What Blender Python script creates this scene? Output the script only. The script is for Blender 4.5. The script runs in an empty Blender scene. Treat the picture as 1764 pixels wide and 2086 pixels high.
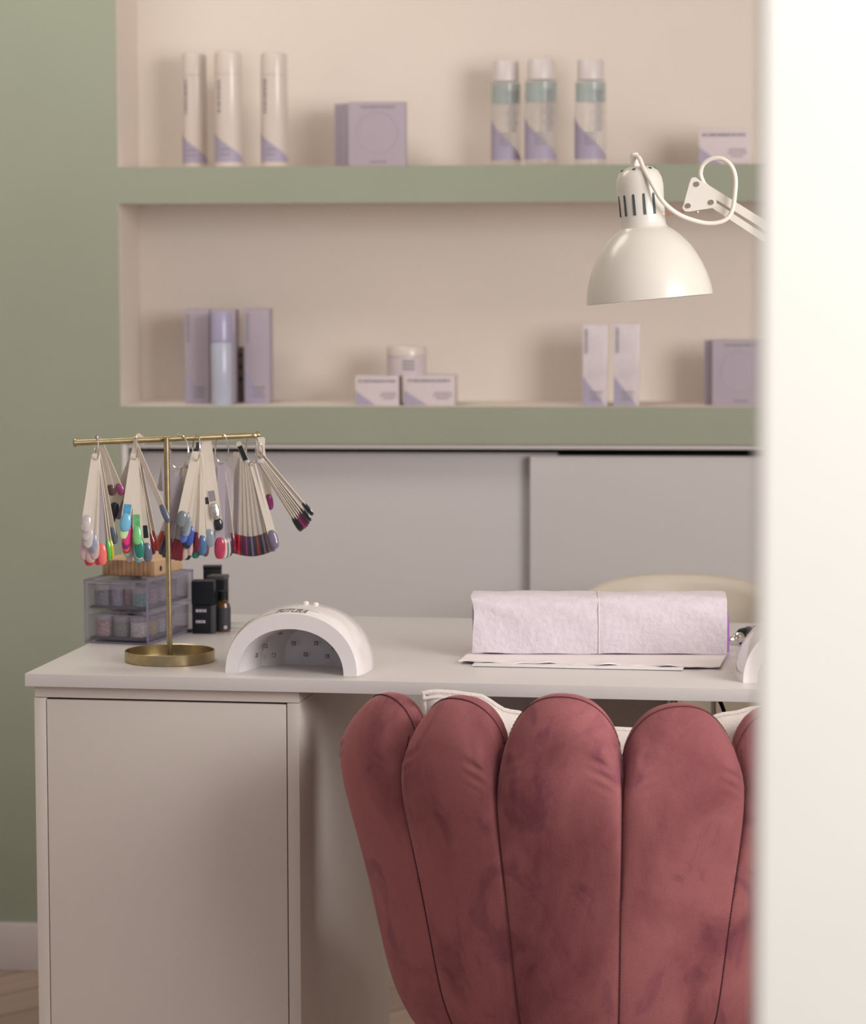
import bpy, bmesh, math, random
from mathutils import Vector, Matrix
random.seed(7)
PI = math.pi
col = bpy.context.scene.collection
sc = bpy.context.scene
def V(*a): return Vector(a)

# ------------------------------------------------------------------ camera
F = 6150.0; CX, CY = 882.0, 1043.0
CAM = V(0, -5.58, 1.333); YAW = math.radians(4.9); PIT = math.atan(550/F); ROLL = 0.003
FW = V(-math.sin(YAW)*math.cos(PIT), math.cos(YAW)*math.cos(PIT), -math.sin(PIT))
r0 = V(math.cos(YAW), math.sin(YAW), 0); u0 = r0.cross(FW)
RT = (r0 - u0*ROLL).normalized(); UP = (u0 + r0*ROLL).normalized()
cam_data = bpy.data.cameras.new('camera'); cam = bpy.data.objects.new('camera', cam_data); col.objects.link(cam)
cam.matrix_world = Matrix(((RT.x, UP.x, -FW.x, CAM.x), (RT.y, UP.y, -FW.y, CAM.y), (RT.z, UP.z, -FW.z, CAM.z), (0, 0, 0, 1)))
cam_data.sensor_fit = 'HORIZONTAL'; cam_data.sensor_width = 36.0
cam_data.lens = F*36/1764
cam_data.dof.use_dof = True; cam_data.dof.focus_distance = 3.98; cam_data.dof.aperture_fstop = 6.6
cam_data.clip_start = 0.05
sc.camera = cam

# ------------------------------------------------------------------ light
world = bpy.data.worlds.new('world'); sc.world = world; world.use_nodes = True
world.node_tree.nodes['Background'].inputs[0].default_value = (0.76, 0.80, 0.98, 1)
world.node_tree.nodes['Background'].inputs[1].default_value = 0.32
def area(name, loc, target, size, sy, power, colr):
    l = bpy.data.lights.new(name, 'AREA'); l.shape = 'RECTANGLE'; l.size = size; l.size_y = sy
    l.energy = power; l.color = colr
    o = bpy.data.objects.new(name, l); col.objects.link(o); o.location = loc
    d = Vector(target) - Vector(loc)
    o.rotation_euler = d.to_track_quat('-Z', 'Y').to_euler()
    return o
area('window_daylight', (1.86, -3.05, 1.75), (-1.3, 0, 1.7), 1.5, 1.3, 56, (0.98, 0.95, 0.93))
area('added_wall_fill', (-1.2, -0.85, 2.53), (-1.2, -0.55, 0), 0.9, 0.7, 10.5, (1.0, 0.94, 0.86))  # unseen fill light added to brighten the upper left wall
area('added_jamb_fill', (0.75, -5.3, 2.35), (0.45, -4.1, 1.2), 0.7, 0.7, 31, (1.0, 0.975, 0.92))  # unseen light added behind the camera to overexpose the door frame edge
sc.view_settings.view_transform = 'Standard'; sc.view_settings.look = 'None'
sc.view_settings.exposure = 0.55; sc.view_settings.gamma = 1.0; sc.view_settings.use_curve_mapping = False

# ------------------------------------------------------------------ geometry helpers
def ray(px, py): return FW + RT*((px-CX)/F) - UP*((py-CY)/F)
def atz(px, py, z):
    d = ray(px, py); return CAM + d*((z-CAM.z)/d.z)
def aty(px, py, y):
    d = ray(px, py); return CAM + d*((y-CAM.y)/d.y)
def atd(px, py, dep): return CAM + ray(px, py)*dep
def plane_pt(px, py, p0, n):
    d = ray(px, py); return CAM + d*((p0-CAM).dot(n)/d.dot(n))

def B(): return bmesh.new()
def box(bm, x0, x1, y0, y1, z0, z1, bev=0, seg=2, mi=0):
    r = bmesh.ops.create_cube(bm, size=1.0); vs = r['verts']
    bmesh.ops.scale(bm, vec=(x1-x0, y1-y0, z1-z0), verts=vs)
    bmesh.ops.translate(bm, vec=((x0+x1)/2, (y0+y1)/2, (z0+z1)/2), verts=vs)
    fs = set(f for v in vs for f in v.link_faces)
    for f in fs: f.material_index = mi
    if bev > 0:
        es = list(set(e for f in fs for e in f.edges))
        r2 = bmesh.ops.bevel(bm, geom=es, offset=bev, segments=seg, affect='EDGES', profile=0.6)
        for f in r2['faces']: f.material_index = mi
def lathe(bm, prof, n=40, c=(0, 0, 0), axis=None, mi=0):
    rings = []
    M = Matrix.Identity(3)
    if axis is not None: M = Vector(axis).to_track_quat('Z', 'Y').to_matrix()
    for (r, z) in prof:
        if r < 1e-6:
            rings.append([bm.verts.new(Vector(c) + M @ V(0, 0, z))])
        else:
            rings.append([bm.verts.new(Vector(c) + M @ V(r*math.cos(2*PI*i/n), r*math.sin(2*PI*i/n), z)) for i in range(n)])
    for a, b in zip(rings, rings[1:]):
        for i in range(n):
            j = (i+1) % n
            if len(a) == 1 and len(b) == 1: continue
            if len(a) == 1: f = bm.faces.new((a[0], b[i], b[j]))
            elif len(b) == 1: f = bm.faces.new((a[i], a[j], b[0]))
            else: f = bm.faces.new((a[i], a[j], b[j], b[i]))
            f.material_index = mi
def smooth_path(pts, k=6):
    pts = [Vector(p) for p in pts]; out = []
    P_ = [pts[0]*2-pts[1]] + pts + [pts[-1]*2-pts[-2]]
    for i in range(1, len(P_)-2):
        a, b, c, d = P_[i-1:i+3]
        for s in range(k):
            t = s/k
            out.append(0.5*((2*b)+(c-a)*t+(2*a-5*b+4*c-d)*t*t+(3*b-a-3*c+d)*t*t*t))
    out.append(pts[-1]); return out
def tube(bm, pts, r, n=10, caps=True, closed=False):
    pts = [Vector(p) for p in pts]; m = len(pts); rings = []; prev = None
    for i, p in enumerate(pts):
        if closed: t = pts[(i+1) % m]-pts[i-1]
        else: t = pts[min(i+1, m-1)]-pts[max(i-1, 0)]
        t.normalize()
        if prev is None:
            a = V(0, 0, 1) if abs(t.z) < .9 else V(1, 0, 0)
            u = t.cross(a).normalized()
        else:
            u = prev - t*prev.dot(t); u.normalize()
        prev = u; w = t.cross(u)
        rr = r[i] if isinstance(r, (list, tuple)) else r
        rings.append([bm.verts.new(p + (u*math.cos(2*PI*k/n)+w*math.sin(2*PI*k/n))*rr) for k in range(n)])
    rng = range(m) if closed else range(m-1)
    for i in rng:
        a, b = rings[i], rings[(i+1) % m]
        for k in range(n): bm.faces.new((a[k], a[(k+1) % n], b[(k+1) % n], b[k]))
    if caps and not closed:
        bm.faces.new(rings[0][::-1]); bm.faces.new(rings[-1])
def torus(bm, c, nrm, R, r, n=36, k=8):
    c = Vector(c); q = Vector(nrm).to_track_quat('Z', 'Y')
    tube(bm, [c + q @ V(R*math.cos(2*PI*i/n), R*math.sin(2*PI*i/n), 0) for i in range(n)], r, k, closed=True)
def prism(bm, outline, ex, ey, o, thick, mi=0):
    """outline 2D polygon in the frame (ex, ey) at o, extruded by vector thick"""
    a = [bm.verts.new(o + ex*x + ey*y) for x, y in outline]
    b = [bm.verts.new(o + ex*x + ey*y + thick) for x, y in outline]
    fs = [bm.faces.new(a), bm.faces.new(b[::-1])]
    n = len(a)
    for i in range(n): fs.append(bm.faces.new((a[i], b[i], b[(i+1) % n], a[(i+1) % n])))
    for f in fs: f.material_index = mi
def obj(name, bm, mats, parent=None, smooth=True, kind=None, label=None, ang=35, world=False):
    """link one mesh; world=True: coordinates are world ones and are moved into the parent's frame"""
    if world and parent is not None:
        M = Matrix.Translation(parent.location) @ parent.rotation_euler.to_matrix().to_4x4()
        bm.transform(M.inverted())
    bmesh.ops.remove_doubles(bm, verts=bm.verts, dist=1e-6)
    bmesh.ops.recalc_face_normals(bm, faces=bm.faces)
    me = bpy.data.meshes.new(name)
    if smooth:
        lim = math.radians(ang)
        for f in bm.faces: f.smooth = True
        for e in bm.edges:
            if len(e.link_faces) == 2 and e.calc_face_angle(0) > lim: e.smooth = False
    bm.to_mesh(me); bm.free()
    for m in (mats if isinstance(mats, (list, tuple)) else [mats]): me.materials.append(m)
    o = bpy.data.objects.new(name, me); col.objects.link(o)
    if parent is not None: o.parent = parent
    if kind: o['kind'] = kind
    if label: o['label'] = label
    return o
def thing(name, label, cat, loc=(0, 0, 0), rz=0, group=None):
    o = bpy.data.objects.new(name, None); col.objects.link(o); o.empty_display_size = .05
    o.location = loc; o.rotation_euler = (0, 0, rz); o['label'] = label; o['category'] = cat
    if group: o['group'] = group
    return o
def tag(o, label, cat, group=None):
    o['label'] = label; o['category'] = cat
    if group: o['group'] = group
    return o
def copy_tree(o, parent=None):
    c = o.copy(); col.objects.link(c)
    if parent is not None: c.parent = parent
    for ch in list(o.children): copy_tree(ch, c)
    return c
def text_mesh(s, size, shear=0.0, ext=0.0002):
    cu = bpy.data.curves.new('lettering', 'FONT'); cu.body = s; cu.size = size; cu.extrude = ext; cu.shear = shear
    cu.align_x = 'CENTER'; cu.align_y = 'CENTER'; cu.resolution_u = 4
    o = bpy.data.objects.new('lettering', cu); col.objects.link(o)
    dg = bpy.context.evaluated_depsgraph_get(); dg.update()
    me = bpy.data.meshes.new_from_object(o.evaluated_get(dg))
    bm = B(); bm.from_mesh(me)
    bpy.data.objects.remove(o); bpy.data.curves.remove(cu); bpy.data.meshes.remove(me)
    return bm

# ------------------------------------------------------------------ materials
def mat(name, c, rough=0.5, metal=0.0, noise=0.03, nscale=8.0, bump=0.0, bscale=60.0, sheen=0.0, coat=0.0,
        trans=0.0, ior=1.45, alpha=1.0, spec=0.5, c2=None, sheen_tint=(1, 1, 1)):
    m = bpy.data.materials.new(name); m.use_nodes = True; nt = m.node_tree; b = nt.nodes['Principled BSDF']
    tc = nt.nodes.new('ShaderNodeTexCoord'); nz = nt.nodes.new('ShaderNodeTexNoise')
    nz.inputs['Scale'].default_value = nscale; nz.inputs['Detail'].default_value = 4
    nt.links.new(tc.outputs['Object'], nz.inputs['Vector'])
    rp = nt.nodes.new('ShaderNodeValToRGB'); rp.color_ramp.elements[0].position = .3; rp.color_ramp.elements[1].position = .7
    a = tuple(max(0, x*(1-noise)) for x in c); d = c2 if c2 else tuple(min(1, x*(1+noise)) for x in c)
    rp.color_ramp.elements[0].color = (*a, 1); rp.color_ramp.elements[1].color = (*d, 1)
    nt.links.new(nz.outputs['Fac'], rp.inputs['Fac']); nt.links.new(rp.outputs['Color'], b.inputs['Base Color'])
    b.inputs['Roughness'].default_value = rough; b.inputs['Metallic'].default_value = metal
    b.inputs['Specular IOR Level'].default_value = spec; b.inputs['IOR'].default_value = ior
    b.inputs['Sheen Weight'].default_value = sheen; b.inputs['Sheen Tint'].default_value = (*sheen_tint, 1); b.inputs['Sheen Roughness'].default_value = .4
    b.inputs['Coat Weight'].default_value = coat; b.inputs['Coat Roughness'].default_value = .08
    b.inputs['Transmission Weight'].default_value = trans; b.inputs['Alpha'].default_value = alpha
    if bump > 0:
        n2 = nt.nodes.new('ShaderNodeTexNoise'); n2.inputs['Scale'].default_value = bscale; n2.inputs['Detail'].default_value = 5
        nt.links.new(tc.outputs['Object'], n2.inputs['Vector'])
        bp = nt.nodes.new('ShaderNodeBump'); bp.inputs['Strength'].default_value = bump; bp.inputs['Distance'].default_value = .002
        nt.links.new(n2.outputs['Fac'], bp.inputs['Height']); nt.links.new(bp.outputs['Normal'], b.inputs['Normal'])
    return m
def thin(name, c, fac, rough=0.08):
    """thin clear plastic: part see-through, part tinted gloss"""
    m = bpy.data.materials.new(name); m.use_nodes = True; nt = m.node_tree; nt.nodes.clear()
    out = nt.nodes.new('ShaderNodeOutputMaterial'); mx = nt.nodes.new('ShaderNodeMixShader')
    tr = nt.nodes.new('ShaderNodeBsdfTransparent'); pb = nt.nodes.new('ShaderNodeBsdfPrincipled')
    nz = nt.nodes.new('ShaderNodeTexNoise'); nz.inputs['Scale'].default_value = 20
    rp = nt.nodes.new('ShaderNodeValToRGB')
    rp.color_ramp.elements[0].color = (*[x*.9 for x in c], 1); rp.color_ramp.elements[1].color = (*c, 1)
    nt.links.new(nz.outputs['Fac'], rp.inputs['Fac']); nt.links.new(rp.outputs['Color'], pb.inputs['Base Color'])
    pb.inputs['Roughness'].default_value = rough
    tr.inputs[0].default_value = (*[min(1, .86+.14*x) for x in c], 1)
    mx.inputs[0].default_value = fac
    nt.links.new(tr.outputs[0], mx.inputs[1]); nt.links.new(pb.outputs[0], mx.inputs[2]); nt.links.new(mx.outputs[0], out.inputs[0])
    return m
M = {}
M['green'] = mat('sage_wall_paint', (.318, .345, .272), .9, noise=.03, nscale=3, bump=.15, bscale=120, spec=.2)
M['cream'] = mat('cream_wall_paint', (.74, .665, .60), .9, noise=.02, nscale=4, bump=.15, bscale=90, spec=.2)
M['hallwhite'] = mat('white_door_frame_paint', (.86, .82, .74), .6, noise=.015)
M['ceil'] = mat('ceiling_paint', (.80, .76, .70), .95)
M['skirt'] = mat('skirting_paint', (.62, .57, .57), .5)
M['lam'] = mat('white_melamine', (.63, .595, .585), .32, noise=.015, nscale=5, bump=.05, bscale=200)
M['lamf'] = mat('white_melamine_front', (.60, .545, .50), .45, noise=.02, nscale=3)
M['door'] = mat('sliding_door_laminate', (.53, .505, .51), .55, noise=.015, nscale=3)
M['dark'] = mat('recess_shade', (.02, .022, .02), .8)  # near-black that paints shade into cabinet gaps and the block's hole
M['white'] = mat('white_gloss_plastic', (.78, .74, .74), .16, noise=.01, coat=.4)
M['white_in'] = mat('lamp_inner_plastic', (.62, .58, .58), .3, noise=.03)
M['lampw'] = mat('lamp_white_enamel', (.66, .63, .575), .3, noise=.012, coat=.15)
M['cord'] = mat('white_cord', (.76, .71, .65), .5)
M['chrome'] = mat('chrome', (.72, .70, .68), .12, metal=1, noise=.02)
M['screw'] = mat('screw_steel', (.50, .43, .38), .3, metal=1, noise=.1, nscale=300)
M['copper'] = mat('copper_bolt', (.62, .38, .27), .3, metal=1)
M['brass'] = mat('brushed_brass', (.40, .325, .19), .32, metal=1, noise=.12, nscale=120)
M['black'] = mat('black_plastic', (.008, .009, .012), .4, spec=.25)
M['blackcard'] = mat('black_card', (.010, .011, .014), .5, spec=.25)
M['greycard'] = mat('dark_grey_card', (.055, .05, .058), .5)
M['amber'] = mat('amber_glass', (.10, .045, .012), .12, noise=.1, coat=.5)
M['greylabel'] = mat('dark_label', (.032, .033, .038), .6)
M['ink'] = mat('pale_ink', (.42, .36, .40), .6)
M['darkink'] = mat('dark_ink', (.06, .08, .085), .6)
M['greyink'] = mat('grey_ink', (.27, .245, .27), .7)
M['lav'] = mat('lavender_card', (.40, .345, .41), .55, noise=.02, nscale=15)
M['lavd'] = mat('lavender_print', (.36, .32, .43), .55, noise=.02)
M['lavcap'] = mat('lavender_gloss', (.36, .34, .50), .22, coat=.3)
M['paleblue'] = mat('pale_blue_bottle', (.44, .46, .58), .25, coat=.3)
M['cardw'] = mat('white_card', (.62, .545, .57), .5, noise=.015)
M['cardgl'] = mat('white_glossy_carton', (.64, .575, .61), .2, noise=.1, nscale=25, coat=.5)
M['canw'] = mat('white_can', (.66, .58, .53), .28, noise=.02, coat=.2)
M['capw'] = mat('white_cap', (.68, .62, .61), .35)
M['clear'] = thin('clear_bottle_plastic', (.80, .75, .73), .25)
M['teal'] = thin('teal_liquid', (.34, .55, .56), .5)
M['ring_print'] = mat('embossed_circle', (.375, .325, .39), .45)
M['acryl'] = thin('smoky_clear_acrylic', (.50, .47, .56), .10, .05)
M['acryled'] = thin('acrylic_edge', (.34, .32, .44), .45, .1)
M['wood'] = mat('light_beech', (.52, .335, .20), .55, noise=.1, nscale=30)
M['woodd'] = mat('beech_end_grain', (.36, .215, .12), .6, noise=.35, nscale=45)
M['stick'] = mat('ivory_swatch_plastic', (.70, .63, .54), .38, noise=.03)
M['stickclear'] = thin('clear_swatch_plastic', (.62, .56, .62), .5, .15)
M['towel'] = mat('embossed_paper_towel', (.665, .60, .655), .95, noise=.045, nscale=90, bump=.9, bscale=130)
M['paper'] = mat('folded_paper', (.78, .71, .72), .9, noise=.02)
M['purple'] = mat('purple_cushion', (.36, .11, .50), .5)
M['velvet'] = None
M['thread'] = mat('dark_red_thread', (.075, .018, .022), .8)
M['pillow'] = mat('white_linen', (.70, .63, .60), .95, noise=.03, nscale=60, bump=.6, bscale=350, sheen=.3)
M['creamchair'] = mat('cream_leatherette', (.58, .52, .44), .5, noise=.02, bump=.1, bscale=150)
M['goldleg'] = mat('gold_leg', (.5, .36, .16), .3, metal=1)
M['pink'] = mat('pink_button', (.70, .32, .36), .4)
M['silverfoil'] = mat('silver_foil', (.62, .60, .58), .25, metal=.9, noise=.25, nscale=300, bump=.4, bscale=300)
def velvet():
    m = bpy.data.materials.new('dusty_rose_velvet'); m.use_nodes = True; nt = m.node_tree; b = nt.nodes['Principled BSDF']
    tc = nt.nodes.new('ShaderNodeTexCoord'); mp = nt.nodes.new('ShaderNodeMapping'); mp.inputs['Scale'].default_value = (1, 1, .6)
    nt.links.new(tc.outputs['Object'], mp.inputs['Vector'])
    n1 = nt.nodes.new('ShaderNodeTexNoise'); n1.inputs['Scale'].default_value = 7; n1.inputs['Detail'].default_value = 6; n1.inputs['Roughness'].default_value = .6; n1.inputs['Distortion'].default_value = .6
    nt.links.new(mp.outputs[0], n1.inputs['Vector'])
    rp = nt.nodes.new('ShaderNodeValToRGB'); e = rp.color_ramp.elements
    e[0].position = .30; e[0].color = (.20, .060, .070, 1); e[1].position = .56; e[1].color = (.37, .132, .142, 1)
    nt.links.new(n1.outputs['Fac'], rp.inputs['Fac'])
    n4 = nt.nodes.new('ShaderNodeTexNoise'); n4.inputs['Scale'].default_value = 17; n4.inputs['Detail'].default_value = 7; n4.inputs['Distortion'].default_value = 1.2
    nt.links.new(mp.outputs[0], n4.inputs['Vector'])
    r4 = nt.nodes.new('ShaderNodeValToRGB'); e4 = r4.color_ramp.elements; e4[0].position = .32; e4[0].color = (.74, .70, .82, 1); e4[1].position = .45; e4[1].color = (1, 1, 1, 1)
    nt.links.new(n4.outputs['Fac'], r4.inputs['Fac'])
    m4 = nt.nodes.new('ShaderNodeMixRGB'); m4.blend_type = 'MULTIPLY'; m4.inputs[0].default_value = 1
    nt.links.new(rp.outputs[0], m4.inputs[1]); nt.links.new(r4.outputs[0], m4.inputs[2])
    n3 = nt.nodes.new('ShaderNodeTexNoise'); n3.inputs['Scale'].default_value = 420; n3.inputs['Detail'].default_value = 2
    nt.links.new(tc.outputs['Object'], n3.inputs['Vector'])
    mx = nt.nodes.new('ShaderNodeMixRGB'); mx.blend_type = 'MULTIPLY'; mx.inputs[0].default_value = .22
    nt.links.new(m4.outputs[0], mx.inputs[1]); nt.links.new(n3.outputs['Fac'], mx.inputs[2]); nt.links.new(mx.outputs[0], b.inputs['Base Color'])
    b.inputs['Roughness'].default_value = .85; b.inputs['Specular IOR Level'].default_value = .15
    b.inputs['Sheen Weight'].default_value = .35; b.inputs['Sheen Roughness'].default_value = .35; b.inputs['Sheen Tint'].default_value = (.95, .55, .55, 1)
    bp = nt.nodes.new('ShaderNodeBump'); bp.inputs['Strength'].default_value = .25; bp.inputs['Distance'].default_value = .001
    nt.links.new(n3.outputs['Fac'], bp.inputs['Height']); nt.links.new(bp.outputs[0], b.inputs['Normal'])
    return m
M['velvet'] = velvet()
def floor_mat():
    m = bpy.data.materials.new('oak_plank_floor'); m.use_nodes = True; nt = m.node_tree; b = nt.nodes['Principled BSDF']
    tc = nt.nodes.new('ShaderNodeTexCoord'); mp = nt.nodes.new('ShaderNodeMapping'); mp.inputs['Rotation'].default_value = (0, 0, math.radians(-50))
    nt.links.new(tc.outputs['Object'], mp.inputs['Vector'])
    br = nt.nodes.new('ShaderNodeTexBrick'); br.inputs['Scale'].default_value = 1; br.inputs['Brick Width'].default_value = 1.1; br.inputs['Row Height'].default_value = .12
    br.inputs['Mortar Size'].default_value = .002; br.inputs['Color1'].default_value = (.50, .37, .30, 1); br.inputs['Color2'].default_value = (.38, .285, .225, 1); br.inputs['Mortar'].default_value = (.07, .05, .04, 1)
    nt.links.new(mp.outputs[0], br.inputs['Vector'])
    nz = nt.nodes.new('ShaderNodeTexNoise'); nz.inputs['Scale'].default_value = 12
    mp2 = nt.nodes.new('ShaderNodeMapping'); mp2.inputs['Scale'].default_value = (.15, 2, 1); nt.links.new(mp.outputs[0], mp2.inputs[0]); nt.links.new(mp2.outputs[0], nz.inputs['Vector'])
    mx = nt.nodes.new('ShaderNodeMixRGB'); mx.blend_type = 'MULTIPLY'; mx.inputs[0].default_value = .35
    nt.links.new(br.outputs[0], mx.inputs[1]); nt.links.new(nz.outputs['Fac'], mx.inputs[2]); nt.links.new(mx.outputs[0], b.inputs['Base Color'])
    b.inputs['Roughness'].default_value = .5
    return m
M['floor'] = floor_mat()

# ------------------------------------------------------------------ room
FZ = -0.049; H = 2.56; XL = -1.065; XR = 1.9
Z1a, Z1b, Z2a, Z2b = 1.406, 1.4735, 0.958, 1.0285     # beam undersides and shelf tops
bm = B(); box(bm, -2.72, 2.72, -7.2, .36, FZ-.1, FZ); obj('floor', bm, M['floor'], kind='structure', smooth=False)
bm = B(); box(bm, -2.72, 2.72, -4.2, .36, H, H+.1); obj('ceiling', bm, M['ceil'], kind='structure', smooth=False)
bm = B(); ND = .218
box(bm, -2.6, XL, 0, .34, FZ, H)
box(bm, XL, XR, .0, ND, Z1a, Z1b)
box(bm, XL, XR, .0, ND, Z2a, Z2b)
box(bm, XL, XR, .0, ND, 2.10, H)
box(bm, XL-.01, XR, ND, .34, FZ, H)
for f in bm.faces:
    c = f.calc_center_median(); f.normal_update()
    front = f.normal.y < -.5 and c.y < .01
    inner = c.x > XL-.003 and c.y > .0028
    f.material_index = 1 if (inner and not front) else 0
obj('wall_back', bm, [M['green'], M['cream']], kind='structure', smooth=False)
bm = B(); box(bm, -2.72, -2.6, -4.2, .34, FZ, H); obj('wall_left', bm, M['cream'], kind='structure', smooth=False)
bm = B()
wy0, wy1, wz0, wz1 = -3.80, -2.30, 1.1, 2.4
box(bm, XR, XR+.12, -3.93, wy0, FZ, H); box(bm, XR, XR+.12, wy1, .34, FZ, H)
box(bm, XR, XR+.12, wy0, wy1, FZ, wz0); box(bm, XR, XR+.12, wy0, wy1, wz1, H)
obj('wall_right', bm, M['cream'], kind='structure', smooth=False)
w = bpy.data.objects.new('window_1', None); col.objects.link(w); w.location = (XR+.06, (wy0+wy1)/2, (wz0+wz1)/2); w['kind'] = 'structure'
bm = B()
for a in (0, 1):
    yy = (wy0, wy1-.05)[a]; box(bm, XR+.03, XR+.09, yy, yy+.05, wz0, wz1, .004)
    zz = (wz0, wz1-.05)[a]; box(bm, XR+.031, XR+.089, wy0+.05, wy1-.05, zz, zz+.05, .004)
box(bm, XR+.032, XR+.088, -3.075, -3.025, wz0+.05, wz1-.05, .004)
obj('window_frame', bm, M['hallwhite'], w, world=True)
bm = B(); box(bm, XR+.055, XR+.061, wy0+.05, wy1-.05, wz0+.05, wz1-.05); obj('pane', bm, thin('window_glass', (.9, .9, .9), .1), w, world=True, smooth=False)
# skirting along the green wall, left of the recess
bm = B()
for (y0, y1, z0, z1) in ((-.014, 0, FZ, FZ+.092),):
    box(bm, -2.6, XL-.001, y0, y1, z0, z1, .003)
obj('baseboard_back', bm, M['skirt'], kind='structure')
# wall between hall and room: its end is the white edge close to the camera
JY = -4.06
jx = aty(1551, 1043, JY).x
bm = B(); box(bm, jx, 2.72, JY, JY+.13, FZ, H, .003)
obj('wall_front', bm, M['hallwhite'], kind='structure')

# ------------------------------------------------------------------ sliding cabinet in the recess
cab = thing('sliding_door_cabinet', 'wide pale grey built-in cabinet with two sliding doors below the wall niches', 'cabinet', (0, 0, FZ))
ct = Z2a - .0015
bm = B(); box(bm, XL+.001, XL+.0115, .0, .028, FZ, ct, .001); obj('side_panel', bm, M['lam'], cab, world=True)
bm = B(); box(bm, XL+.0127, 1.88, .002, .20, ct-.0065, ct, .001); obj('top_rail', bm, M['lam'], cab, world=True)
bm = B(); box(bm, XL+.0127, 1.88, .19, .205, FZ+.002, ct-.008); obj('back_panel', bm, M['dark'], cab, world=True, smooth=False)  # coloured near-black so the gaps around the doors look shaded
bm = B(); box(bm, XL+.0127, 1.88, .01, .18, FZ, FZ+.05); obj('plinth', bm, M['door'], cab, world=True)
xm = aty(1080, 1050, .02).x
bm = B(); box(bm, XL+.028, xm+.05, .040, .058, FZ+.05, ct-.0165, .0015); obj('door', bm, M['door'], cab, world=True)
bm = B(); box(bm, xm, 1.87, .012, .030, FZ+.05, ct-.0200, .0015); obj('door', bm, M['door'], cab, world=True)

# ------------------------------------------------------------------ niche products
def gl(face_w, n, seed, size, gap=.35):
    """widths of small word-like marks too blurred to read"""
    rnd = random.Random(seed); out = []; x = -face_w/2
    while x < face_w/2 - size*.5:
        wd = size*rnd.uniform(.45, 1.1)
        out.append((x, min(x+wd, face_w/2))); x += wd + size*gap*rnd.uniform(.6, 1.6)
    return out
def marks(bm, cx, cz, wdt, hgt, y, seed, vertical=False):
    for (a, b) in gl(wdt, 1, seed, hgt*.9, .25):
        if vertical: box(bm, cx-hgt/2, cx+hgt/2, y-.0003, y, cz+a, cz+b)
        else: box(bm, cx+a, cx+b, y-.0003, y, cz-hgt/2, cz+hgt/2)
def arc_strip(bm, r, adeg, half, z0, z1, th=.0003):
    n = 8; prev = None
    for i in range(n+1):
        a = math.radians(adeg)+half/r*(-1+2*i/n); c, s_ = math.cos(a), math.sin(a)
        p = [bm.verts.new(V(q*c, q*s_, z)) for q, z in ((r, z0), (r+th, z0), (r+th, z1), (r, z1))]
        if prev:
            for k in range(4): bm.faces.new((prev[k], p[k], p[(k+1) % 4], prev[(k+1) % 4]))
        else: bm.faces.new(p)
        prev = p
    bm.faces.new(prev)
def text_line(t, fn):
    bm = B(); fn(bm); obj('text_line', bm, M['greyink'], t, smooth=False)
def shelf_px(px0, px1, pyt, z, y):
    a = aty(px0, 700, y).x; b = aty(px1, 700, y).x
    zt = aty((px0+px1)/2, pyt, y).z
    return a, b, zt
def carton(name, label, cat, px0, px1, pyt, z, y, dep, base, style, group=None, rz=0):
    a, b, zt = shelf_px(px0, px1, pyt, z, y); w_ = b-a; h = zt-z
    t = thing(name, label, cat, ((a+b)/2, y, z), rz, group)
    bm = B(); box(bm, -w_/2, w_/2, 0, dep, 0, h, .0012); obj('carton_body', bm, base, t)
    if style in ('tall', 'white', 'gloss'):
        bm = B(); hh = h*(.36 if style != 'white' else .5); ww = w_*(.9 if style != 'white' else .45)
        prism(bm, [(-w_/2+.0008, .001), (-w_/2+.0008+ww, .001), (-w_/2+.0008, hh)], V(1, 0, 0), V(0, 0, 1), V(0, -.0004, 0), V(0, .0004, 0))
        obj('corner_print', bm, M['lavd'], t, smooth=False)
    L_ = []
    if style == 'square': L_ = [(.002, h*.92, w_*.62, h*.035, -.0001, 3), (.002, h*.07, w_*.28, h*.035, -.0001, 5)]
    elif style in ('tall', 'gloss'):
        L_ = [(-w_*.36, h*.80, h*.30, w_*.12, -.0001, 6, True)] + [(w_*.05, h*(.17-.045*k), w_*(.55, .4, .5)[k], h*.018, -.0006, 8+k) for k in range(3)]
    else:
        L_ = [(0, h*.83, w_*.86, h*.09, -.0001, 9)] + [(w_*.26, h*(.42-.09*k), w_*(.34, .38, .25)[k], h*.04, -.0001, 11+k) for k in range(3)]
    for ar in L_: text_line(t, lambda bm: marks(bm, *ar))
    if style == 'square':
        bm = B(); n = 48; R = w_*.36
        lathe(bm, [(R-.0012, -.0003), (R-.0012, 0.0004), (R+.0012, 0.0004), (R+.0012, -.0003), (R-.0012, -.0003)], n, (0, 0, h*.52), (0, -1, 0))
        obj('embossed_circle', bm, M['ring_print'], t)
    return t
UZ, LZ = Z1b, Z2b
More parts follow.
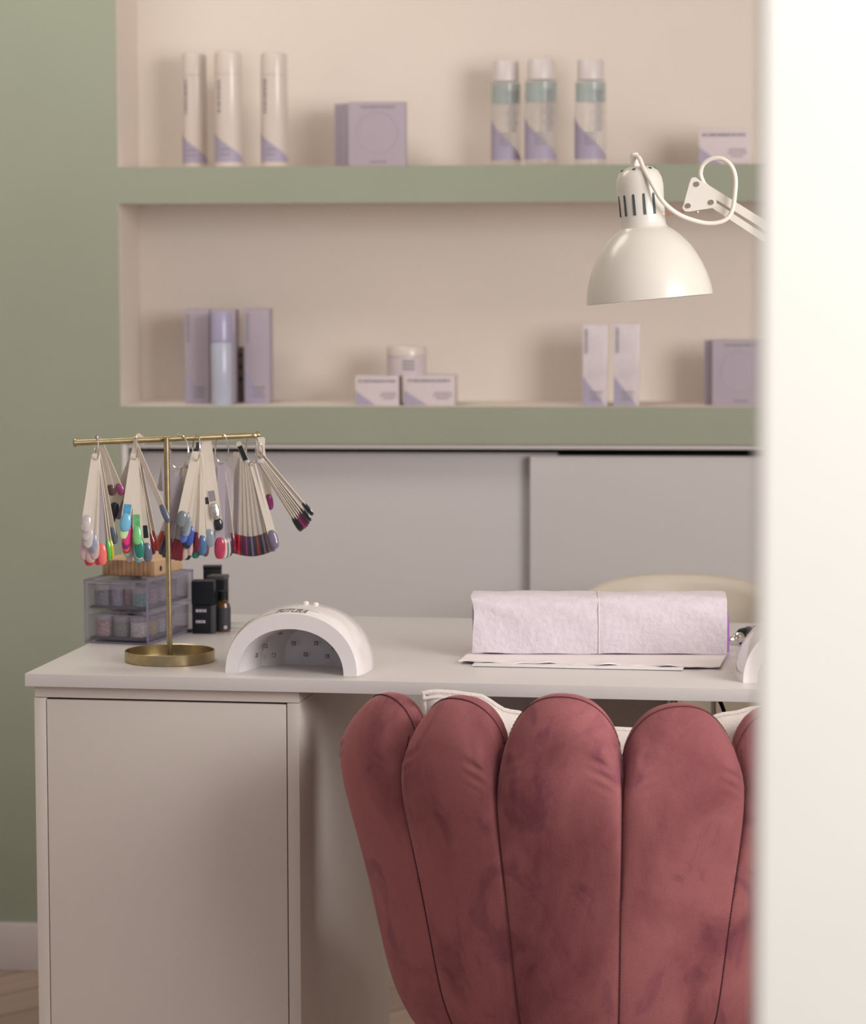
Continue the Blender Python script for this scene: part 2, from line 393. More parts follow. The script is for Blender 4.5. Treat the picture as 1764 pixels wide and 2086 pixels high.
# upper niche: three tall white spray cans
def can(px, pyt, y, seed, label, wpx):
    a, b, zt = shelf_px(px-wpx/2, px+wpx/2, pyt, UZ, y); r = (b-a)/2; h = zt-UZ
    t = thing('spray_can', label, 'spray can', ((a+b)/2, y, UZ), 0, 'white spray cans in the upper niche')
    bm = B(); lathe(bm, [(0, 0), (r*.93, 0), (r, .003), (r, h*.80)], 40); lathe(bm, [(r, h*.80), (0, h*.80)], 40)
    obj('can_body', bm, M['canw'], t)
    bm = B(); lathe(bm, [(0, h*.802), (r*.985, h*.802), (r*.99, h-.008), (r*.93, h-.002), (r*.8, h), (0, h)], 40); obj('cap', bm, M['canw'], t)
    # wrapped lavender wedge: follows the cylinder
    bm = B(); n = 26; a0, a1 = math.radians(178), math.radians(372); prev = None
    for i in range(n+1):
        ang = a0+(a1-a0)*i/n; zt2 = h*(.05 + .28*max(0, 1-i/n)); zb = h*.045
        p = [bm.verts.new(V((r+.0003)*math.cos(ang), (r+.0003)*math.sin(ang), zz)) for zz in (zb, max(zt2, zb+.0005))]
        if prev: bm.faces.new((prev[0], p[0], p[1], prev[1]))
        prev = p
    obj('wrapped_print', bm, M['lavd'], t)
    bm = B()
    for (z0, z1) in gl(h*.30, 1, seed, h*.03):
        for k in range(1):
            a_ = math.radians(222)
            c = V((r+.0002)*math.cos(a_), (r+.0002)*math.sin(a_), h*.62+(z0+z1)/2); tn = V(-math.sin(a_), math.cos(a_), 0)
            arc_strip(bm, r+.0002, 236, .0032, h*.62+z0, h*.62+z1, .0005)
    obj('text_line', bm, M['greyink'], t, smooth=False)
    for k in range(2):
        bm = B()
        a_ = math.radians(262)
        c = V((r+.0006)*math.cos(a_), (r+.0006)*math.sin(a_), h*(.155-.045*k)); tn = V(-math.sin(a_), math.cos(a_), 0)
        arc_strip(bm, r+.0004, 262, .0095, h*(.155-.045*k)-.0014, h*(.155-.045*k)+.0014)
        obj('text_line', bm, M['greyink'], t, smooth=False)
    return t
can(401, 108, .135, 1, 'tall white spray can nearest the left end of the upper niche', 50)
can(469.5, 105, .075, 2, 'tall white spray can in the middle of the three on the upper shelf', 55)
can(562, 107, .08, 3, 'tall white spray can standing apart, nearest the lavender boxes', 54)
# lavender square boxes
def square_stack(px0, px1, pyt, z, sp, labels, grp, y=.05):
    fw = None
    for i in range(len(sp)):
        dx0, dy = sp[i]
        carton('lavender_box', labels[i], 'box', px0+dx0, px1+dx0, pyt + dy, z, y+i*.030, .026, M['lav'], 'square', grp)
square_stack(712, 828, 207, UZ, [(0, 0), (-14, 3), (-28, 4)],
             ['square lavender box with embossed circle at the front of the upper shelf stack', 'middle lavender box standing behind the front one on the upper shelf', 'rearmost lavender box of the upper shelf stack, peeking out at its left'],
             'square lavender boxes on the upper shelf')
square_stack(1451, 1567, 692, LZ, [(0, 0), (-16, 1)],
             ['square lavender box with embossed circle on the lower shelf, partly behind the door frame', 'lavender box behind the front one at the right of the lower shelf'],
             'square lavender boxes on the lower shelf')
# clear bottles with teal layer
def clear_bottle(px, pyt, y, label, wpx=64):
    a, b, zt = shelf_px(px-wpx/2, px+wpx/2, pyt, UZ, y); r = (b-a)/2; h = zt-UZ
    t = thing('clear_bottle', label, 'bottle', ((a+b)/2, y, UZ), 0, 'clear bottles in the upper niche')
    hc = h*.81
    bm = B(); lathe(bm, [(0, .001), (r*.9, 0), (r, .004), (r, hc-.004), (r*.86, hc), (0, hc)], 40); obj('bottle_body', bm, M['clear'], t)
    bm = B(); lathe(bm, [(0, h*.60), (r*.94, h*.60), (r*.94, hc-.005), (0, hc-.005)], 32); obj('teal_liquid', bm, M['teal'], t)
    bm = B(); lathe(bm, [(0, hc), (r*.86, hc), (r*.86, h-.003), (r*.80, h), (0, h)], 40); obj('cap', bm, M['capw'], t)
    bm = B(); n = 26; a0, a1 = math.radians(172), math.radians(362); prev = None
    for i in range(n+1):
        ang = a0+(a1-a0)*i/n; zb = h*.06; zt2 = max(zb+.0005, zb + h*.46*max(0, 1-i/n)**1.1)
        p = [bm.verts.new(V((r+.0004)*math.cos(ang), (r+.0004)*math.sin(ang), zz)) for zz in (zb, zt2)]
        if prev: bm.faces.new((prev[0], p[0], p[1], prev[1]))
        prev = p
    obj('wrapped_print', bm, M['lavd'], t)
    for k in range(16):
        bm = B(); z_ = h*(.70-.033*k); a_ = math.radians(300); wd = .007 if k % 3 else .010
        if k > 11: a_ = math.radians(278); wd = .009
        c = V((r+.0006)*math.cos(a_), (r+.0006)*math.sin(a_), z_); tn = V(-math.sin(a_), math.cos(a_), 0)
        arc_strip(bm, r+.0008, 300 if k < 12 else 272, wd*1.25, z_-.0013, z_+.0013)
        obj('text_line', bm, M['greyink'], t, smooth=False)
clear_bottle(1031, 125, .115, 'clear bottle with teal layer and white cap, leftmost of the three on the upper shelf', 60)
clear_bottle(1102, 121, .07, 'clear bottle with teal layer in the middle of the three on the upper shelf', 66)
clear_bottle(1202, 122, .07, 'clear bottle with teal layer standing apart above the desk lamp', 64)
carton('white_box', 'small white box with lavender corner at the right end of the upper shelf', 'box', 1421, 1524, 262, UZ, .06, .04, M['cardw'], 'white')
# lower niche
carton('tall_box', 'tall lavender-white box at the left end of the lower shelf', 'box', 376, 426, 630, LZ, .09, .048, M['lav'], 'tall', 'tall boxes on the left of the lower shelf')
carton('tall_box', 'tall lavender-white box directly behind the lavender-capped bottle', 'box', 428, 479, 631, LZ, .09, .048, M['lav'], 'tall', 'tall boxes on the left of the lower shelf')
carton('tall_box', 'tall lavender-white box just right of the lavender-capped bottle', 'box', 497, 549, 629, LZ, .09, .048, M['lav'], 'tall', 'tall boxes on the left of the lower shelf')
c_ = aty(487, 800, .13)
tb = thing('box_side_block', 'narrow brown block with dark dots, standing in for the side of a tall box', 'box', (c_.x, .14, LZ))  # separate block in place of the neighbouring tall box's printed side
bm = B(); box(bm, -.008, .008, 0, .04, 0, .105, .001); obj('carton_body', bm, mat('brown_card', (.26, .19, .15), .6), tb)
for zz in (.045, .068, .09):
    bm = B(); lathe(bm, [(0, .0004), (.0042, .0004), (.0042, 0), (0, 0)], 16, (0, 0, zz), (0, -1, 0))
    obj('dark_dot', bm, M['blackcard'], tb)
a, b, zt = shelf_px(428, 472, 635, LZ, .04); r = (b-a)/2; h = zt-LZ
t = thing('pump_bottle', 'slim pale blue bottle with lavender cap standing before the tall boxes', 'bottle', ((a+b)/2, .045, LZ))
bm = B(); lathe(bm, [(0, 0), (r*.92, 0), (r, .004), (r, h*.655), (r*.9, h*.68), (0, h*.68)], 40); obj('bottle_body', bm, M['paleblue'], t)
bm = B(); lathe(bm, [(0, h*.683), (r*1.0, h*.683), (r*1.0, h-.003), (r*.93, h), (0, h)], 40); obj('cap', bm, M['lavcap'], t)
carton('cream_box', 'low white box with lavender corner, left one under the jar', 'box', 723, 812, 766, LZ, .035, .07, M['cardw'], 'white', 'white boxes under the jar')
carton('cream_box', 'low white box with lavender corner, right one under the jar', 'box', 823, 926, 765, LZ, .035, .07, M['cardw'], 'white', 'white boxes under the jar')
a, b, zt = shelf_px(784, 868, 706, LZ, .05); zb = aty(826, 766, .035).z
t = thing('cream_jar', 'round white jar standing on top of the two low white boxes', 'jar', ((a+b)/2, .075, zb)); r = (b-a)/2; h = zt-zb
bm = B(); lathe(bm, [(0, 0), (r*.94, 0), (r*.97, .003), (r*.97, h*.66), (0, h*.66)], 40); obj('jar_body', bm, M['cardw'], t)
bm = B(); lathe(bm, [(0, h*.665), (r, h*.665), (r, h-.003), (r*.95, h), (0, h)], 40); obj('lid', bm, M['canw'], t)
for k in range(3):
    bm = B(); a_ = math.radians(272); c = V((r*.975)*math.cos(a_), (r*.975)*math.sin(a_), h*(.50-.13*k)); wd = .011
    arc_strip(bm, r*.97+.0003, 280, wd*1.05, h*(.50-.13*k)-.0018, h*(.50-.13*k)+.0018)
    obj('text_line', bm, M['greyink'], t, smooth=False)
carton('glossy_box', 'tall glossy white box, left one of the pair below the desk lamp', 'box', 1187, 1237, 661, LZ, .03, .045, M['cardgl'], 'gloss', 'glossy white boxes below the desk lamp')
carton('glossy_box', 'tall glossy white box, right one of the pair below the desk lamp', 'box', 1250, 1302, 659, LZ, .03, .045, M['cardgl'], 'gloss', 'glossy white boxes below the desk lamp')

# ------------------------------------------------------------------ desk
DZ = .75; DR = math.radians(-4.6); D0 = atz(50, 1372, DZ)
EX = V(math.cos(DR), math.sin(DR), 0); EY = V(-math.sin(DR), math.cos(DR), 0)
def dk(px, py, z=DZ):
    p = atz(px, py, z)-D0; return p.dot(EX), p.dot(EY)
def dw(u, v, z=0): return D0 + EX*u + EY*v + V(0, 0, z)
desk = thing('desk', 'long white manicure desk with thin top spanning the picture', 'desk', D0, DR)
DL, DD = 1.62, .685
bm = B(); box(bm, 0, DL, 0, DD, -.0178, 0, .0012); obj('tabletop', bm, M['lam'], desk)
zf = FZ-DZ
bm = B(); box(bm, .5646, .835, .42, .436, -.32, -.0180, .001); obj('modesty_panel', bm, M['lam'], desk)
for (u, v, r) in ((.8487, .42, .0132), (.893, .62, .007)):
    bm = B(); lathe(bm, [(0, zf), (r*1.8, zf), (r*1.8, zf+.006), (r, zf+.012), (r, -.0255), (r*1.9, -.0253), (r*1.9, -.0181), (0, -.0181)], 28, (u, v, 0)); obj('leg', bm, M['chrome'], desk)
for (u, v) in ((1.56, .06), (1.56, .62)):
    bm = B(); lathe(bm, [(0, zf), (.022, zf), (.022, zf+.006), (.015, zf+.012), (.015, -.0255), (.026, -.0253), (.026, -.0181), (0, -.0181)], 28, (u, v, 0)); obj('leg', bm, M['chrome'], desk)
cabd = thing('desk_cabinet', 'white cupboard with plain door carrying the left end of the desk', 'cabinet', dw(0, 0, zf), DR)
u0_, u1_ = dk(59.5, 1425, DZ-.034)[0], dk(602.5, 1437, DZ-.034)[0]
ch = -zf-.0182; cv = .012; pt = .0165
bm = B(); box(bm, u0_, u0_+pt, cv, DD-.005, 0, ch-.0165, .0008); obj('side_panel', bm, M['lamf'], cabd)
bm = B(); box(bm, u1_-pt, u1_, cv, DD-.005, 0, ch-.0165, .0008); obj('side_panel', bm, M['lamf'], cabd)
bm = B(); box(bm, u0_+.0005, u1_, cv+.001, DD-.006, ch-.0158, ch, .0008); obj('top_rail', bm, M['lamf'], cabd)
bm = B(); box(bm, u0_+pt, u1_-pt, DD-.02, DD-.01, .0, ch-.017); box(bm, u0_+pt, u1_-pt, .03, DD-.02, .0, .02); obj('carcass_back', bm, M['dark'], cabd, smooth=False)
bm = B(); box(bm, u0_+pt+.0012, u1_-pt-.0014, cv, cv+.017, .003, ch-.0185, .0008); obj('door', bm, M['lamf'], cabd)

# cable and box under the desk
bm = B(); tube(bm, smooth_path([dw(.900, .12, -.022), dw(.915, .125, -.023), dw(.928, .13, -.028), dw(.938, .135, -.045), dw(.944, .15, -.08), dw(.946, .26, -.2), dw(.94, .45, -.32), dw(.93, .6, -.55)]), .0028, 8)
tube(bm, [dw(.900, .12, -.0240), dw(.928, .12, -.0255)], .0055, 10)
tag(obj('power_cable', bm, M['black'], None), 'black cable with thick sleeve hanging under the desk top', 'cable')

# ------------------------------------------------------------------ nail drying lamps
def uv_lamp(u, v, rz, label, W=.1835, Hh=.083, D=.118, letter=True, grp='white nail drying lamps'):
    t = thing('nail_lamp', label, 'nail lamp', dw(u, v), DR+rz, grp)
    n = 40
    def arch(hw, hh, p=2.15):
        return [(-hw*math.copysign(abs(math.cos(PI*i/n))**(2/p), math.cos(PI*i/n)), hh*abs(math.sin(PI*i/n))**(2/p)) for i in range(n+1)]
    ow, oh = W/2, Hh
    iw, ih = W/2-.0185, Hh-.021
    bm = B()
    rows = []
    # outer skin front to back, rounded shoulders
    prof = [(0, 1, 0), (0, 1.0, .0), (.002, 1.008, 0), (.012, 1.030, 0), (.026, 1.055, 0), (D*.5, 1.065, 0), (D*.8, 1.04, 0), (D*.93, .98, 0), (D*.985, .86, 0)]
    for (y, s, _) in prof:
        rows.append([bm.verts.new(V(x*s, y, z*s)) for x, z in arch(ow, oh)])
    for a, b in zip(rows, rows[1:]):
        for i in range(n): bm.faces.new((a[i], a[i+1], b[i+1], b[i]))
    bm.faces.new(rows[-1])
    inn = [bm.verts.new(V(x, 0, z)) for x, z in arch(iw, ih, 2.1)]
    fr = rows[0]
    for i in range(n): bm.faces.new((fr[i], fr[i+1], inn[i+1], inn[i]))
    bmesh.ops.remove_doubles(bm, verts=bm.verts, dist=1e-6)
    obj('shell', bm, M['white'], t, ang=50)
    bm = B()
    r1 = [bm.verts.new(V(x, .0005, z)) for x, z in arch(iw, ih, 2.1)]
    r2 = [bm.verts.new(V(x*.82, D*.62, z*.86)) for x, z in arch(iw, ih, 2.4)]
    r3 = [bm.verts.new(V(x*.45, D*.80, z*.8)) for x, z in arch(iw, ih, 2.6)]
    for a, b in ((r1, r2), (r2, r3)):
        for i in range(n): bm.faces.new((a[i], a[i+1], b[i+1], b[i]))
    bm.faces.new(r3)
    obj('inner_lining', bm, M['white_in'], t, ang=25)
    ledm = mat('led_chip', (.33, .32, .28), .3, noise=.3, nscale=500)
    for (x, z) in ((-.032, .048), (.030, .050), (-.050, .030), (-.017, .031), (.015, .032), (.046, .030), (-.062, .018), (0, .052), (.060, .016), (-.04, .017), (.0, .016), (.035, .017)):
        yy = D*.62 if abs(x) > .03 else D*.75
        yy -= .004 + max(0, abs(x)-.03)*.6
        bm = B(); box(bm, x-.0027, x+.0027, yy-.001, yy, z-.0027, z+.0027); lb = obj('led_bulb', bm, M['darkink'], t)
        bm = B(); box(bm, x-.0019, x+.0019, yy-.0016, yy-.0011, z-.0019, z+.0019); obj('led_lens', bm, ledm, lb)
    for k, (x, y) in enumerate(((.003, .075), (.017, .075))):
        bm = B(); lathe(bm, [(.0042, -.003), (.0042, .002), (.003, .0035), (0, .004)], 18, (x, y, 1.062*Hh*(1-.5*(x/(W/2))**2)*.995))
        obj('button', bm, M['white'], t)
    bm = B(); lathe(bm, [(.0055, -.003), (.0055, .0015), (.004, .0022), (0, .0024)], 18, (.033, .075, 1.058*Hh*(1-.55*(.033/(W/2))**2)*.99)); obj('button', bm, M['pink'], t, label='pink button')
    if letter:
        bm = text_mesh('FUTURA', .0105, .45, .0001)
        y0_ = min(v.co.y for v in bm.verts); y1_ = max(v.co.y for v in bm.verts)
        for vv in bm.verts: vv.co.x *= 1.05; vv.co.y = (vv.co.y-(y0_+y1_)/2)/(y1_-y0_)*.0145
        # a line over and one under the word
        for q in range(12):
            xa = -.022+q*.057/12; box(bm, xa, xa+.057/12, .0071, .00735, -.0001, .0001)
            xa = -.036+q*.057/12; box(bm, xa, xa+.057/12, -.00735, -.0071, -.0001, .0001)
        for vv in bm.verts:
            x, y, z = vv.co; x2 = x-.002
            zz = Hh*(max(0, 1-(abs(x2)/(W/2))**2.15))**(1/2.15)
            yy = .0135+y; sc_ = 1.008+(yy-.002)*.0022/.001 if yy < .012 else 1.03+(yy-.012)*.025/.014
            vv.co = V(x2*sc_, yy, zz*sc_+z+.0003)
        obj('lettering', bm, M['darkink'], t, smooth=False)
    return t
uL, vL = dk(591, 1374)
uv_lamp(uL+.001, vL+.0, math.radians(-2), 'white arched nail lamp lettered FUTURA at the left of the desk')
uR, vR = dk(1655, 1391)
uv_lamp(uR, vR, math.radians(8), 'white arched nail lamp partly hidden by the door frame on the right', letter=False)

# ------------------------------------------------------------------ hand rest wrapped in paper towel, folded sheet, flat tray
uA, vA = dk(962, 1331); uB, vB = dk(1481, 1331)
T = .0065
hA, hB = atz(962, 1331, DZ+T), atz(1481, 1332, DZ+T)
hr = thing('hand_rest', 'long hand rest wrapped in embossed pinkish white paper towel', 'hand rest', (hA+hB)/2, math.atan2(hB.y-hA.y, hB.x-hA.x))
L = (hB-hA).length; HR = .0805; DP = .105
def dprof(hh, dd, k=30):
    out = []
    for i in range(k+1):
        a = PI*i/k; x = -math.cos(a); z = math.sin(a)
        out.append((dd/2+dd/2*math.copysign(abs(x)**.55, x), hh*abs(z)**.42))
    return out
bm = B(); N = 90; rows = []; rnd = random.Random(4)
for i in range(N+1):
    x = -L/2+L*i/N; s = 1
    edge = .0035*math.sin(i*.0) 
    row = []
    for k, (y, z) in enumerate(dprof(HR, DP)):
        wv = .0008*math.sin(x*70+k*.9)+.0006*math.sin(x*31-k*.5)
        if i < 22: wv += .0011*(1-i/22)*math.sin(k*.8+i*.25)
        xx = x + (.0025*math.sin(k*.4) if i == 0 else 0)
        if abs(x-.0) < .003: wv -= .0008
        y2 = y + (-wv if y < DP/2 else wv)
        row.append(bm.verts.new(V(xx, y2, z + wv*.7)))
    rows.append(row)
for a, b in zip(rows, rows[1:]):
    for k in range(len(a)-1): bm.faces.new((a[k], a[k+1], b[k+1], b[k]))
obj('paper_towel_wrap', bm, M['towel'], hr, ang=60)
bm = B(); pr = dprof(HR-.004, DP-.008); xs = [(-L/2+.012, .86), (-L/2+.018, .95), (L/2-.012, .95), (L/2+.001, .85), (L/2+.0045, .60)]
rows = [[bm.verts.new(V(x, .004+(DP-.008)*(.5+(y/(DP-.008)-.5)*s), z*s*.99+.0005)) for y, z in pr] for x, s in xs]
for a, b in zip(rows, rows[1:]):
    for k in range(len(a)-1): bm.faces.new((a[k], a[k+1], b[k+1], b[k]))
    bm.faces.new((a[0], b[0], b[-1], a[-1]))
bm.faces.new(rows[0]); bm.faces.new(rows[-1])
obj('cushion', bm, M['purple'], hr, label='purple cushion end showing at the right')
bm = B()
xr = dk(1220, 1331)[0]-(uA+uB)/2
pts = [V(xr, y+(-.0006 if y < DP/2 else .0006), z+.0006) for y, z in dprof(HR, DP)]
tube(bm, pts, .0007, 6)
obj('fold_line', bm, M['paper'], hr)
# folded sheet
uS0, vS = dk(934, 1347, DZ+.005); uS1 = dk(1472, 1347, DZ+.005)[0]
fs = thing('folded_paper_towel', 'folded white paper towel lying flat under the wrapped hand rest', 'paper towel', dw((uS0+uS1)/2, vS, 0), DR)
bm = B(); Ls = uS1-uS0; Nx, Ny = 60, 8; g = []
for i in range(Nx+1):
    row = []
    for j in range(Ny+1):
        x = -Ls/2+Ls*i/Nx; y = .13*j/Ny
        e = 1 if j == 0 else .35 if j == 1 else .12
        yy = y + (.004*math.sin(i*.35)+.003*math.sin(i*.9))*(j == 0)
        z = .0052 + e*(.0012*math.sin(i*.42)+.0009*math.sin(i*.93+1))
        if j > 1: z = .0052
        if i < 3 or i > Nx-3: z -= .0
        row.append(bm.verts.new(V(x, yy, z)))
    g.append(row)
for i in range(Nx):
    for j in range(Ny): bm.faces.new((g[i][j], g[i+1][j], g[i+1][j+1], g[i][j+1]))
r_ = bmesh.ops.extrude_face_region(bm, geom=list(bm.faces)); 
for e_ in r_['geom']:
    if isinstance(e_, bmesh.types.BMVert): e_.co.z -= .0016
obj('paper_sheet', bm, M['paper'], fs)
uT0, vT = dk(961, 1358.5); uT1 = dk(1396, 1358.5)[0]
bm = B(); box(bm, 0, uT1-uT0, 0, .12, .0007, .0033, .0012)
tr = thing('white_tray', 'thin flat white board with dark underside edge beneath the folded towel', 'tray', dw(uT0, vT), DR)
obj('board', bm, M['white'], tr)
bm = B(); box(bm, .002, uT1-uT0-.002, .0015, .118, 0, .0008); obj('underside', bm, M['darkink'], tr)

# ------------------------------------------------------------------ nail drill handpiece
p0 = atz(1487, 1303, DZ+.012); ax = (atz(1556, 1268, DZ+.020)-p0)
d0 = dw(*dk(1487, 1303, DZ+.012), .012)
ax = (EX*.055+EY*.085+V(0, 0, .0035)).normalized()
dr = thing('nail_drill_handpiece', 'black nail drill handpiece with chrome tip lying right of the hand rest', 'nail drill', p0)
bm = B(); lathe(bm, [(0, .0), (.002, 0), (.003, .002), (.0045, .004), (.0045, .010), (.0055, .0105), (.0055, .016), (.0075, .018), (.0082, .026), (0, .026)], 28, (0, 0, 0), ax); obj('chrome_tip', bm, M['chrome'], dr)
bm = B(); lathe(bm, [(0, .0262), (.0095, .0262), (.0125, .030), (.0128, .045), (.012, .06), (.0115, .12), (.009, .13), (0, .131)], 28, (0, 0, 0), ax); obj('handle', bm, M['black'], dr)
bm = B(); lathe(bm, [(.0122, .046), (.0134, .047), (.0134, .050), (.0122, .051)], 28, (0, 0, 0), ax); obj('purple_ring', bm, M['purple'], dr)
bm = B(); lathe(bm, [(0, -.0032), (.0016, -.003), (.0022, -.0005), (0, 0)], 16, (0, 0, 0), ax); obj('drill_bit', bm, M['purple'], dr)

# ------------------------------------------------------------------ clear drawer box with contents
pA = atz(172, 1309, DZ); pB = atz(309, 1312, DZ)
BR = math.radians(4.9)-math.radians(18.0)
bw = (pB-pA).length*1.0; bd = .172; bh = .0935
org = thing('clear_drawer_box', 'smoky clear acrylic box with two drawers behind the swatch stand', 'drawer box', pA, BR)
bx = V(math.cos(BR), math.sin(BR), 0); by = V(-math.sin(BR), math.cos(BR), 0)
def shell_box(bm, x0, x1, y0, y1, z0, z1, t, openf='top'):
    box(bm, x0, x1, y0, y1, z0, z0+t); box(bm, x0, x0+t, y0, y1, z0+t, z1); box(bm, x1-t, x1, y0, y1, z0+t, z1)
    box(bm, x0+t, x1-t, y0, y0+t, z0+t, z1); box(bm, x0+t, x1-t, y1-t, y1, z0+t, z1)
bm = B(); tt = .0022
box(bm, 0, tt, 0, bd, .0, bh, .0006); box(bm, bw-tt, bw, 0, bd, 0, bh, .0006); box(bm, tt, bw-tt, 0, bd, bh-tt, bh); box(bm, tt, bw-tt, 0, bd, 0, tt); box(bm, tt, bw-tt, bd-tt, bd, tt, bh-tt); box(bm, tt, bw-tt, .002, bd-tt, bh*.5-.001, bh*.5+.001)
obj('outer_case', bm, M['acryl'], org)
bm = B()
for (x, z) in ((.0015, .0015), (bw-.0015, .0015), (.0015, bh-.0015), (bw-.0015, bh-.0015)):
    tube(bm, [V(x, 0, z), V(x, bd, z)], .0019, 8)
for y in (0, bd):
    tube(bm, [V(.0015, y, .0015), V(bw-.0015, y, .0015), V(bw-.0015, y, bh-.0015), V(.0015, y, bh-.0015)], .0019, 8, closed=True)
obj('case_edges', bm, M['acryled'], org)
for k in range(2):
    z0 = .004+k*(bh*.5-.0015); z1 = z0+bh*.5-.0095
    bm = B(); shell_box(bm, .0055, bw-.0055, .001, bd-.006, z0, z1, .0016); dro = obj('drawer', bm, M['acryl'], org, smooth=False)
    bm = B(); box(bm, .0075, bw-.0075, .004, bd-.01, z0+.0018, z0+.0048); obj('drawer_liner', bm, M['greylabel'], dro)
    bm = B(); tube(bm, [V(.006, .0015, z1), V(bw-.006, .0015, z1)], .0011, 6); obj('drawer_rim', bm, M['acryled'], dro)
def bxw(x, y, z): return pA + bx*x + by*y + V(0, 0, z)
pots = [  # x, y, drawer, radius, height, colour, words
    (.022, .024, 0, .0135, .026, (.42, .26, .27), 'rose glitter pot at the front left of the lower drawer'),
    (.050, .024, 0, .0125, .024, (.22, .23, .20), 'grey-green glitter pot at the front middle of the lower drawer'),
    (.077, .022, 0, .0120, .024, (.62, .58, .58), 'pale silver pot at the front right of the lower drawer'),
    (.080, .056, 0, .0105, .022, (.62, .40, .10), 'yellow pot by the right side of the lower drawer'),
    (.080, .088, 0, .0105, .022, (.60, .58, .62), 'white pot by the right side of the lower drawer'),
    (.080, .120, 0, .0110, .022, (.52, .52, .58), 'pearl pot behind the white one in the lower drawer'),
    (.030, .058, 0, .0120, .028, (.30, .18, .20), 'dark rose pot in the middle of the lower drawer'),
    (.052, .088, 0, .0120, .028, (.10, .10, .12), 'dark pot in the middle of the lower drawer'),
    (.024, .100, 0, .0120, .028, (.16, .14, .16), 'dark grey pot behind the dark rose one in the lower drawer'),
    (.032, .056, 1, .0120, .029, (.13, .12, .14), 'dark pot in the middle of the upper drawer'),
    (.054, .078, 1, .0120, .029, (.20, .15, .19), 'dark mauve pot in the middle of the upper drawer'),
    (.026, .100, 1, .0120, .029, (.10, .10, .11), 'black glitter pot behind the dark one in the upper drawer'),
    (.020, .024, 1, .0130, .025, (.20, .20, .21), 'grey pot at the front left of the upper drawer'),
    (.043, .024, 1, .0095, .026, (.30, .26, .36), 'slim purple-grey pot in the upper drawer'),
    (.060, .030, 1, .0085, .026, (.36, .20, .22), 'slim red pot in the upper drawer'),
    (.080, .022, 1, .0115, .022, (.16, .30, .30), 'teal glitter pot at the front right of the upper drawer'),
    (.080, .058, 1, .0110, .024, (.50, .34, .38), 'pink glitter pot by the right side of the upper drawer'),
    (.080, .095, 1, .0110, .024, (.56, .44, .50), 'pale pink glitter pot farther back in the upper drawer'),
    (.080, .130, 1, .0110, .022, (.42, .30, .34), 'mauve glitter pot at the back of the upper drawer'),
]
lidm = thin('clear_pot_lid', (.75, .72, .74), .4)
for (x, y, k, r, h, c, w_) in pots:
    z0 = .004+k*(bh*.5-.0015)+.0052
    h = min(h*1.22, .0325); t = thing('glitter_pot', w_, 'pot', bxw(x, y, z0), BR, 'glitter pots in the clear drawers')
    bm = B(); lathe(bm, [(0, 0), (r, 0), (r, h*.72), (0, h*.72)], 24); obj('pot_body', bm, mat('glitter', c, .3, noise=.45, nscale=350, bump=.8, bscale=600, coat=.4), t)
    bm = B(); lathe(bm, [(0, h*.73), (r*1.04, h*.73), (r*1.04, h), (0, h)], 24); obj('lid', bm, lidm, t)
# wooden brush block
pW = atz(204, 1173, DZ+bh)
wr = BR
wb = thing('wooden_block', 'small beech wood block with ribbed front and hole, on the clear drawer box', 'wooden block', pW, wr)
wl = (atz(318, 1176, DZ+bh)-pW).length; wd_ = .108; wh = .0255
bm = B(); box(bm, 0, wl, .004, wd_, 0, wh, .005, 3); obj('block_body', bm, M['wood'], wb)
bm = B()
for k in range(11):
    x = .006+(wl-.012)*(k+.5)/11; box(bm, x-(wl-.012)/22.6, x+(wl-.012)/22.6, .002, .008, .0015, wh-.0015, .0012)
obj('ribbed_front', bm, M['woodd'], wb, label='darker ribbed end grain front')
bm = B(); lathe(bm, [(0, .0006), (.004, .0006), (.004, -.002), (0, -.002)], 18, (wl, .022, wh*.45), (1, 0, 0)); obj('hole', bm, M['dark'], wb)  # flat dark disc painting the shade of a bored hole

# black boxes and bottle
def on_desk_px(px, py): return atz(px, py, DZ)
p = on_desk_px(392, 1291); q = on_desk_px(435, 1291); w_ = (q-p).length
hb = atd(410, 1183, (p-CAM).dot(FW)).z-DZ
t = thing('black_box', 'black card box with pale lettering and darker lid, beside the clear drawer box', 'box', p, math.radians(2))
hm = hb*.55
bm = B(); box(bm, 0, w_-.0045, 0, .03, 0, hm-.001, .0008); obj('box_body', bm, M['blackcard'], t)
bm = B(); box(bm, w_-.0043, w_+.002, 0, .03, 0, hm-.001, .0008); obj('grey_side', bm, M['greycard'], t)
bm = B(); box(bm, -.001, w_+.001, -.001, .031, hm, hb, .0015); obj('lid', bm, M['black'], t)
for k, zz in enumerate((hm*.80, hm*.42)):
    bm = B()
    for (a, b) in gl(w_*.5, 1, 20+k, .004, .15): box(bm, w_*.42+a, w_*.42+b, -.0005, 0, zz-.0022, zz+.0022)
    obj('text_line', bm, M['ink'], t, smooth=False)
p2 = on_desk_px(424, 1284); h2 = atd(424, 1175, (p2-CAM).dot(FW)).z-DZ
t = thing('black_box', 'black box with grey top standing behind the lettered black box', 'box', p2+V(0, .02, 0), math.radians(-6))
bm = B(); box(bm, -.004, .022, 0, .028, 0, h2-.006, .001); obj('box_body', bm, M['blackcard'], t)
bm = B(); box(bm, -.005, .023, -.001, .029, h2-.006, h2, .001); obj('lid', bm, M['greycard'], t)
p3 = on_desk_px(410, 1282); h3 = atd(410, 1172, (p3-CAM).dot(FW)).z-DZ
t = thing('black_box', 'black box farthest back, next to the clear drawer box', 'box', p3+V(-.006, .06, 0), math.radians(8))
bm = B(); box(bm, 0, .028, 0, .028, 0, h3+.004, .001); obj('box_body', bm, M['blackcard'], t)
bm = B(); box(bm, -.0005, .0285, -.0005, .0285, h3+.0043, h3+.0075, .001); obj('lid', bm, M['black'], t)
